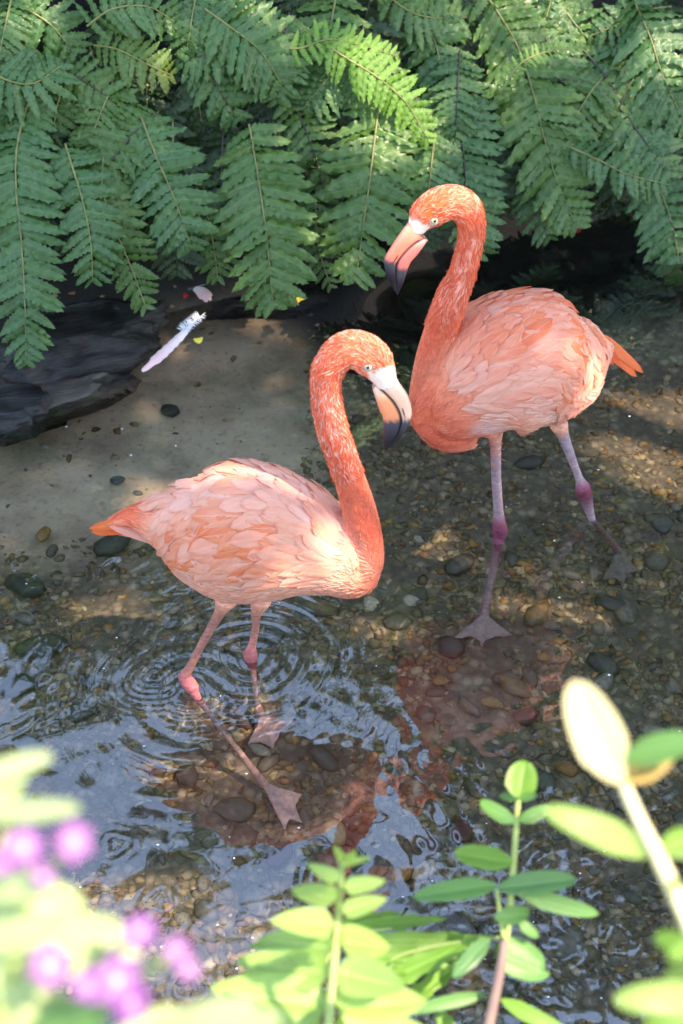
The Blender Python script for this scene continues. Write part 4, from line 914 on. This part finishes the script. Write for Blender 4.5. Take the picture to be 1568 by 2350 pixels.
# ------------------------------------------------------------------ foreground plants
def leaf_obj(name, b, t_, W_, m_, parent, fold=.25, bend=.12, shape=(.25, .9), nz=None, notch=0, wavy=0, seed=0, tipround=.5):
    """a leaf blade from base b to tip t_, full width W_ (all metres)"""
    ax = t_ - b; L_ = ax.length; d = ax.normalized(); up = nz or (CAM - b).normalized() * .8 + Vector((0, 0, .6)); up = (up - d * up.dot(d)).normalized(); s_ = up.cross(d)
    V, F, uv = [], [], []; n = 18; NU = 8
    for i in range(n + 1):
        v = i / n; env = (min(1, v / shape[0]) ** .6 if v < shape[0] else 1) * (max(0, 1 - ((v - shape[1] * .5) / (1 - shape[1] * .5)) ** 2) ** tipround if v > shape[1] * .5 else 1); env = max(env, .03)
        for j in range(NU + 1):
            u = j / NU * 2 - 1; wv = 1 + wavy * .14 * math.sin(v * 26 + seed + (2 if u > 0 else 0)) * abs(u)
            y = u * W_ * .5 * env * wv; cut = (notch * max(0, v - .82) * (1 - abs(u - .35)) if notch else 0)
            z = -bend * L_ * (v - .4) ** 2 * 2 - fold * (W_ * .5 * env) * (1 - abs(u)) ** 2 * 1 + wavy * .05 * W_ * math.sin(v * 21 + seed) * u
            V.append(b + d * (L_ * (v - cut)) + s_ * y + up * z); uv.append((v, .5 + u * .5))
    for i in range(n):
        for j in range(NU): a = i * (NU + 1) + j; F.append((a, a + NU + 1, a + NU + 2, a + 1))
    c0 = V[0]; me = mesh(name, [(p - c0) * (1 / max(L_, 1e-4)) for p in V], F, m_); ul = me.uv_layers.new(name='UVMap'); ul.data.foreach_set('uv', [x for lp in me.loops for x in uv[lp.vertex_index]])
    return link(name, me, parent, mx=Matrix.LocRotScale(c0, None, Vector((L_,) * 3)))
FGP = []                                                          # points the added tree must leave in sun
def fleaf(parent, bx, by, tx, ty, w_, d0, d1, mk, **kw):
    b, t_ = at_d(bx, by, d0), at_d(tx, ty, d1); FGP.extend([b, t_, b.lerp(t_, .5)]); return leaf_obj('leaf', b, t_, w_ * .9 * d0 / FP, M[mk], parent, **kw)
def pstem(parent, pts, d0, d1, r0, r1, m_):
    P = [at_d(x, y, d0 + (d1 - d0) * i / (len(pts) - 1)) for i, (x, y) in enumerate(pts)]; FGP.extend(P); return tube('stem', P, r0, r1, m_, parent, 10)
G2 = 'plants on the near bank in front of the water'
# centre sprout with pale pointed leaves
D = 1.62
pc = empty('sprout', (at_d(755, 2349, D).x, .95, .1), 'pale green sprout with stacked pointed leaves, sunlit, at bottom centre', 'plant', G2)
pstem(pc, [(740, 2480), (755, 2340), (768, 2200), (778, 2080), (787, 1960)], D - .05, D + .05, .0055, .0035, M['stem'])
for i, (bx, by, tx, ty, w_) in enumerate([(780, 2018, 705, 1982, 40), (772, 2060, 662, 2036, 62), (768, 2118, 625, 2110, 78), (764, 2170, 590, 2155, 92), (758, 2230, 545, 2205, 110), (752, 2300, 480, 2270, 130), (744, 2370, 420, 2330, 130),
                                          (790, 2035, 885, 2020, 46), (786, 2090, 888, 2060, 50), (782, 2155, 900, 2170, 92), (776, 2225, 930, 2265, 110), (768, 2300, 975, 2300, 130), (764, 2370, 1000, 2380, 140),
                                          (786, 1975, 768, 1940, 22), (790, 1975, 800, 1950, 30), (792, 1980, 855, 1965, 20), (790, 1985, 820, 1950, 24)]):
    fleaf(pc, bx, by, tx, ty, w_, D, D + .02 + .05 * math.sin(i * 2.3), 'young', fold=.3, bend=.10 * math.sin(i), shape=(.14, .5), seed=i, tipround=.8)
# wavy fern behind it
pw = empty('low_fern', (at_d(800, 2300, 2.0).x, 1.1, .05), 'bright green low fern with wavy leaves spreading behind the centre sprout', 'fern', G2)
for i, (bx, by, tx, ty, w_) in enumerate([(760, 2160, 1145, 2150, 44), (800, 2130, 1040, 2100, 40), (820, 2200, 1120, 2160, 46), (860, 2260, 1100, 2150, 60), (900, 2230, 1060, 2190, 50), (760, 2130, 930, 2090, 40), (700, 2160, 560, 2170, 24),
                                          (700, 2190, 545, 2240, 36), (680, 2230, 540, 2260, 30), (930, 2300, 1070, 2200, 46), (1000, 2330, 1050, 2360, 40), (720, 2140, 600, 2150, 24)]):
    fleaf(pw, bx, by, tx, ty, w_, 1.95, 2.0 + .04 * math.sin(i * 1.7), 'wavy', fold=.35, wavy=1.3, bend=.12 * math.sin(i * 1.3), shape=(.2, .7), seed=i * 2.1, tipround=.9)
pstem(pw, [(700, 2400), (740, 2230), (790, 2150), (900, 2130)], 1.9, 1.98, .003, .002, M['stem'])
pstem(pw, [(1146, 2150), (1000, 2170), (880, 2210), (780, 2300)], 1.96, 1.96, .0015, .002, M['stem'])
# sprig with oval leaves
D = 1.9
ps = empty('sprig', (at_d(1110, 2349, D).x, .95, .1), 'upright sprig of oval green leaves with one round leaf on top', 'plant', G2)
pstem(ps, [(1100, 2480), (1125, 2330), (1150, 2210), (1166, 2120), (1180, 1960), (1190, 1820)], D - .03, D + .03, .006, .0032, M['stem'])
pstem(ps, [(1085, 2500), (1122, 2349), (1148, 2225), (1158, 2160)], D - .035, D - .012, .0075, .0055, M['brown_stem'])
pstem(ps, [(1155, 2150), (1148, 2100), (1140, 2040)], D, D, .003, .002, M['stem'])
for i, (bx, by, tx, ty, w_, mk) in enumerate([(1190, 1832, 1204, 1745, 80, 'wavy'), (1190, 1832, 1142, 1822, 24, 'sprig'), (1190, 1832, 1232, 1824, 22, 'sprig'), (1183, 1887, 1096, 1838, 40, 'sprig'), (1192, 1886, 1262, 1852, 38, 'sprig'),
                                              (1178, 1978, 1042, 1955, 62, 'wavy'), (1145, 2028, 952, 2052, 56, 'sprig'), (1142, 2036, 1326, 2012, 62, 'sprig'), (1188, 2050, 1372, 2098, 48, 'sprig'), (1135, 2105, 1222, 2094, 48, 'sprig'), (1190, 2112, 1234, 2150, 30, 'sprig'),
                                              (1135, 2175, 1262, 2228, 100, 'sprig'), (1125, 2150, 1040, 2240, 44, 'sprig'), (1118, 2280, 930, 2320, 36, 'sprig'), (1145, 2292, 1300, 2370, 44, 'wavy')]):
    fleaf(ps, bx, by, tx, ty, w_, D, D + .03 * math.sin(i * 1.9), mk, fold=.25, bend=.14 * math.sin(i * 1.1 + 1), shape=(.3, .9), seed=i, notch=(.8 if i == 11 else 0))
# tall plant at right edge
D = 1.15
pr = empty('shoot', (at_d(1600, 2200, D).x, .55, .5), 'thick pale shoot with a large cream yellow leaf at the right edge', 'plant', G2)
pstem(pr, [(1640, 2260), (1568, 2090), (1510, 1965)], D - .02, D, .007, .006, M['pale_stem'])
pstem(pr, [(1508, 1960), (1460, 1865), (1424, 1780)], D, D + .01, .0058, .0045, M['pale_stem'])
for i, (bx, by, tx, ty, w_, mk, f_, bd) in enumerate([(1425, 1800, 1315, 1562, 138, 'yellow', .1, .05), (1425, 1790, 1548, 1712, 90, 'amber', .5, .1), (1425, 1740, 1610, 1690, 80, 'sprig', .3, .15), (1500, 1962, 1255, 1850, 88, 'young', .25, .15), (1508, 1955, 1640, 1905, 80, 'wavy', .3, .1), (1560, 2060, 1545, 2020, 40, 'young', .2, .1)]):
    fleaf(pr, bx, by, tx, ty, w_, D, D + .03 * math.sin(i * 2.1), mk, fold=f_, bend=bd, shape=(.35, .8), seed=i)
D = 1.0
pq = empty('bush', (at_d(1640, 2400, D).x, .4, .6), 'yellow green leaves crowding the bottom right corner', 'plant', G2)
pstem(pq, [(1700, 2500), (1640, 2330), (1600, 2200)], D, D, .005, .004, M['stem'])
for i, (bx, by, tx, ty, w_, mk) in enumerate([(1640, 2290, 1412, 2290, 90, 'young'), (1640, 2200, 1500, 2140, 70, 'wavy'), (1660, 2160, 1540, 2190, 60, 'wavy'), (1640, 2340, 1480, 2350, 70, 'wavy'), (1640, 2260, 1520, 2230, 80, 'young')]):
    fleaf(pq, bx, by, tx, ty, w_, D, D + .03 * math.sin(i * 2.1), mk, fold=.25, bend=.12, shape=(.3, .8), seed=i)
# flowering bush at the left, close to the lens
D = .82
pf = empty('flowering_bush', (at_d(0, 2400, D).x, .3, .8), 'flowering bush, its leaves painted overexposed pale, in the bottom left corner, out of focus', 'plant', G2)
for k, pts in enumerate(([(-60, 2500), (20, 2250), (60, 2050), (60, 1950)], [(150, 2480), (200, 2300), (240, 2200), (320, 2150)], [(-60, 2300), (-30, 2050), (20, 1880)], [(200, 2300), (330, 2230), (400, 2190)], [(60, 2080), (110, 2000), (160, 1940)])):
    pstem(pf, pts, D, D, .003, .0018, M['stem'])
for i, (bx, by, tx, ty, w_, mk) in enumerate([(-60, 1790, 118, 1730, 62, 'bloom'), (-50, 1900, 62, 1725, 90, 'bloom'), (-40, 1870, 178, 1850, 62, 'bloom'), (-50, 2050, 205, 2070, 120, 'bloom'), (-60, 2000, 100, 2040, 110, 'bloom'), (30, 2170, 300, 2130, 130, 'bloom'), (-60, 2140, 120, 2130, 120, 'bloom'),
                                              (-50, 2260, 140, 2200, 130, 'bloom'), (-60, 2340, 160, 2300, 130, 'bloom'), (60, 2380, 250, 2310, 120, 'sprig'), (250, 2420, 420, 2310, 100, 'bloom'), (340, 2400, 580, 2300, 110, 'bloom'), (160, 2250, 330, 2180, 110, 'bloom'), (420, 2400, 640, 2330, 90, 'bloom'), (-50, 2100, 60, 1980, 100, 'bloom')]):
    fleaf(pf, bx, by, tx, ty, w_, D, D + .03 * math.sin(i * 2.7), mk, fold=.2, bend=.1, shape=(.3, .8), seed=i)
def petal_mesh():
    V, F, uv = [], [], []
    for i in range(7):
        v = i / 6; wd = .35 * math.sin(math.pi * min(.86, v * .75 + .12)) * (1 if v < .95 else .75)
        for j in range(5): u = j / 2 - 1; V.append((v, u * wd, .18 * v * v - .12 * abs(u) * v + .05 * u * u)); uv.append((v, .5 + u / 2))
    for i in range(6):
        for j in range(4): a = i * 5 + j; F.append((a, a + 5, a + 6, a + 1))
    me = mesh('petal', V, F, M['petal']); ul = me.uv_layers.new(name='UVMap'); ul.data.foreach_set('uv', [x for lp in me.loops for x in uv[lp.vertex_index]]); return me
PM = petal_mesh(); bm = bmesh.new(); bmesh.ops.create_icosphere(bm, subdivisions=2, radius=1); CM = bpy.data.meshes.new('flower_centre'); bm.to_mesh(CM); bm.free(); CM.materials.append(simple('flower_centre', (.6, .45, .5), .6))
for i, (px, py, r_) in enumerate([(55, 1945, 62), (168, 1930, 62), (322, 2138, 54), (408, 2180, 42), (432, 2225, 34), (270, 2250, 78), (205, 2262, 52), (112, 2215, 66), (100, 2010, 36), (300, 2300, 60), (10, 1975, 46)]):
    c = at_d(px, py, D - .03); FGP.append(c); s_ = r_ * .86 * (D - .03) / FP; ax = ((CAM - c).normalized() + Vector((.3 * math.sin(i * 2), .2, .3 * math.cos(i * 3)))).normalized(); q_ = ax.to_track_quat('Z', 'Y')
    fl_ = link('flower', CM, pf, mx=Matrix.LocRotScale(c, q_, Vector((s_ * .16,) * 3))); base = Matrix.LocRotScale(c, q_, Vector((s_,) * 3))
    for k in range(6): link('petal', PM, fl_, mx=base @ Matrix.Rotation(k * math.pi / 3 + i, 4, 'Z'))

# ------------------------------------------------------------------ trees round the stream
def crown_leaves(name, centers, radii, n, size, parent, seed, keep=None):
    q = np.random.RandomState(seed); cs = np.array([tuple(c) for c in centers]); rs = np.array(radii); wts = rs ** 2.2; wts /= wts.sum()
    i = q.choice(len(cs), n, p=wts); d = q.randn(n, 3); d /= np.linalg.norm(d, axis=1)[:, None]; P = cs[i] + d * (rs[i] * q.rand(n) ** .45)[:, None] * np.array((1, 1, .75))
    if keep is not None: P = P[keep(P, q)]
    n = len(P); a = q.randn(n, 3); a /= np.linalg.norm(a, axis=1)[:, None]; b_ = np.cross(a, q.randn(n, 3)); b_ /= np.linalg.norm(b_, axis=1)[:, None]
    s = size * q.uniform(.6, 1.3, n)[:, None]; c_ = np.cross(a, b_)
    V = np.stack([P - a * s, P + b_ * s * .42 + c_ * s * .12, P + a * s, P - b_ * s * .42 + c_ * s * .12, ], 1).reshape(-1, 3)
    k = (np.arange(n) * 4)[:, None]; F = np.concatenate([k + np.array([0, 1, 2]), k + np.array([0, 2, 3])], 0)
    o = link(name, np_mesh(name, V, F, M['canopy'], smooth=False), parent); return o
def tree(label, base, top, blobs, n, size, seed, keep=None, r0=.16):
    root = empty('tree', base, label, 'tree', 'trees shading the stream'); base = Vector(base); top = Vector(top); mid = base.lerp(top, .5) + Vector((.15, .1, 0))
    tube('trunk', [base - Vector((0, 0, .2)), mid, top], r0, r0 * .45, M['bark'], root, 14)
    for c, r_ in blobs: tube('limb', [mid.lerp(top, .4), mid.lerp(Vector(c), .6) + Vector((0, 0, .2)), Vector(c)], r0 * .3, .015, M['bark'], root, 8)
    crown_leaves('crown', [b_[0] for b_ in blobs], [b_[1] for b_ in blobs], n, size, root, seed, keep)
tree('broad leafy tree rising behind the ferns on the left', (-2.6, 8.2, 2.6), (-2.4, 8.2, 5.5), [((-2.6, 7.6, 3.4), 1.5), ((-1.2, 7.4, 3.2), 1.3), ((-3.4, 8, 5.0), 1.4), ((-1.6, 8.2, 4.9), 1.0), ((-4.6, 7.6, 3.6), 1.4)], 9000, .11, 21)
tree('tall leafy tree rising behind the ferns on the right', (2.2, 8.0, 2.6), (2.0, 8.2, 6.5), [((.3, 7.4, 3.2), 1.4), ((1.6, 7.4, 3.6), 1.5), ((3.0, 7.8, 4.2), 1.6), ((1.2, 8, 5.2), 1.2), ((2.4, 8, 6.0), 1.3), ((4.5, 7.6, 4.0), 1.6), ((1.0, 6.6, 5.7), .55), ((1.9, 6.4, 6.0), .5)], 13000, .11, 22)
tree('leafy tree far behind between the two nearer ones', (.1, 10.5, 2.9), (.1, 10.5, 6), [((-.6, 10.2, 4.6), 1.8), ((.9, 10.2, 5.2), 1.7), ((-2.2, 10.4, 5.0), 1.8), ((2.6, 10.5, 5.5), 1.8)], 8000, .15, 23)
q = random.Random(9); ob = []
while len(ob) < 230:
    x, z = q.uniform(-2.4, 2.6), q.uniform(3.4, 8.2)
    c_ = 1.0 if z < 4.3 else .5 + (.25 if x > .4 else (-.12 if z > 5.2 else 0)) + 1.1 * noise.noise(Vector((x * 1.1, z * 1.1, 4.2)))
    if -.4 < x < .35 and 4.35 < z < 5.8: c_ = .05
    if q.random() < (c_ - .45) * 6: ob.append(((x, 6.1 + q.uniform(-.3, .5), z), q.uniform(.14, .30)))
root = empty('tree', (.6, 9.0, 2.8), 'slender tree behind the ferns whose twigs hang over the stream', 'tree', 'trees shading the stream')
tube('trunk', [Vector((.6, 9, 2.6)), Vector((.7, 8.4, 5)), Vector((.5, 6.8, 7.6))], .10, .05, M['bark'], root, 12)
for i in range(0, 230, 9):
    c_ = Vector(ob[i][0]); tube('limb', [Vector((.68, 8.4, 4.2 + i * .012)), Vector((.68, 8, 4.8 + i * .012)).lerp(c_, .55) + Vector((0, 0, .3)), c_], .025, .006, M['bark'], root, 6)
crown_leaves('crown', [o_[0] for o_ in ob], [o_[1] for o_ in ob], 26000, .055, root, 77)
# added unseen tree that blocks the sun; leaves removed where light spots fall
gaps = [(p, .30) for p in FGP[::2]] + [(under(450, 1690, -.24), .10), (under(850, 1420, -.24), .02), (under(1510, 1000, -.24), .16), (under(1250, 1370, -.24), .07), (fern_pt(1230, 45, .1), .10), (fern_pt(1150, 110, .1), .09), (fern_pt(900, 190, .18), .12), (fern_pt(960, 270, .18), .08), (fern_pt(540, 40, .1), .05), (fern_pt(1330, 60, .1), .03), (fern_pt(1180, 30, .1), .08), (fern_pt(250, 60, .1), -.03), (fern_pt(590, 420, .14), -.035), (fern_pt(860, 420, .14), -.035), (fern_pt(1280, 260, .1), -.035), (fern_pt(1450, 220, .1), -.03), (fern_pt(120, 560, .1), -.035), (fern_pt(410, 440, .1), -.04), (fern_pt(700, 560, .1), .0), (fern_pt(60, 80, .1), .02), (fern_pt(1500, 150, .1), .02), (fern_pt(400, 90, .15), .01), (fern_pt(640, 400, .1), .0),
        (A.P(560, 1075), -.03), (A.P(840, 800), .06), (A.P(560, 1080), .0), (A.P(840, 1180), .04), (B.P(1010, 450), .04), (B.P(1148, 1150), .03)]
GP = np.array([tuple(g_[0]) for g_ in gaps]); GR = np.array([g_[1] for g_ in gaps]); SV = np.array(tuple(SUN))
def keep_sun(P, q):
    d = P[:, None] - GP[None]; t_ = d @ SV; perp = np.linalg.norm(d - t_[..., None] * SV, axis=2); return ~((perp < GR[None] + .07) & (t_ > 0)).any(1)
cb = Vector((0.1, 2.7, 0)) + SUN * 6.4
blobs = []
q = random.Random(4); ux = SUN.cross(Vector((0, 0, 1))).normalized(); uy = SUN.cross(ux)
for i in range(-3, 4):
    for j in range(-3, 4):
        if i * i + j * j < 12: blobs.append((tuple(cb + ux * i * .75 + uy * j * .75 + SUN * q.uniform(-.4, .4)), .78))
tree('unseen tree added up-sun to shade the scene, gaps cut for sun spots', (5.6, 1.2, .4), (4.6, .8, 5.0), blobs, 23000, .10, 31, keep_sun, .2)
#END
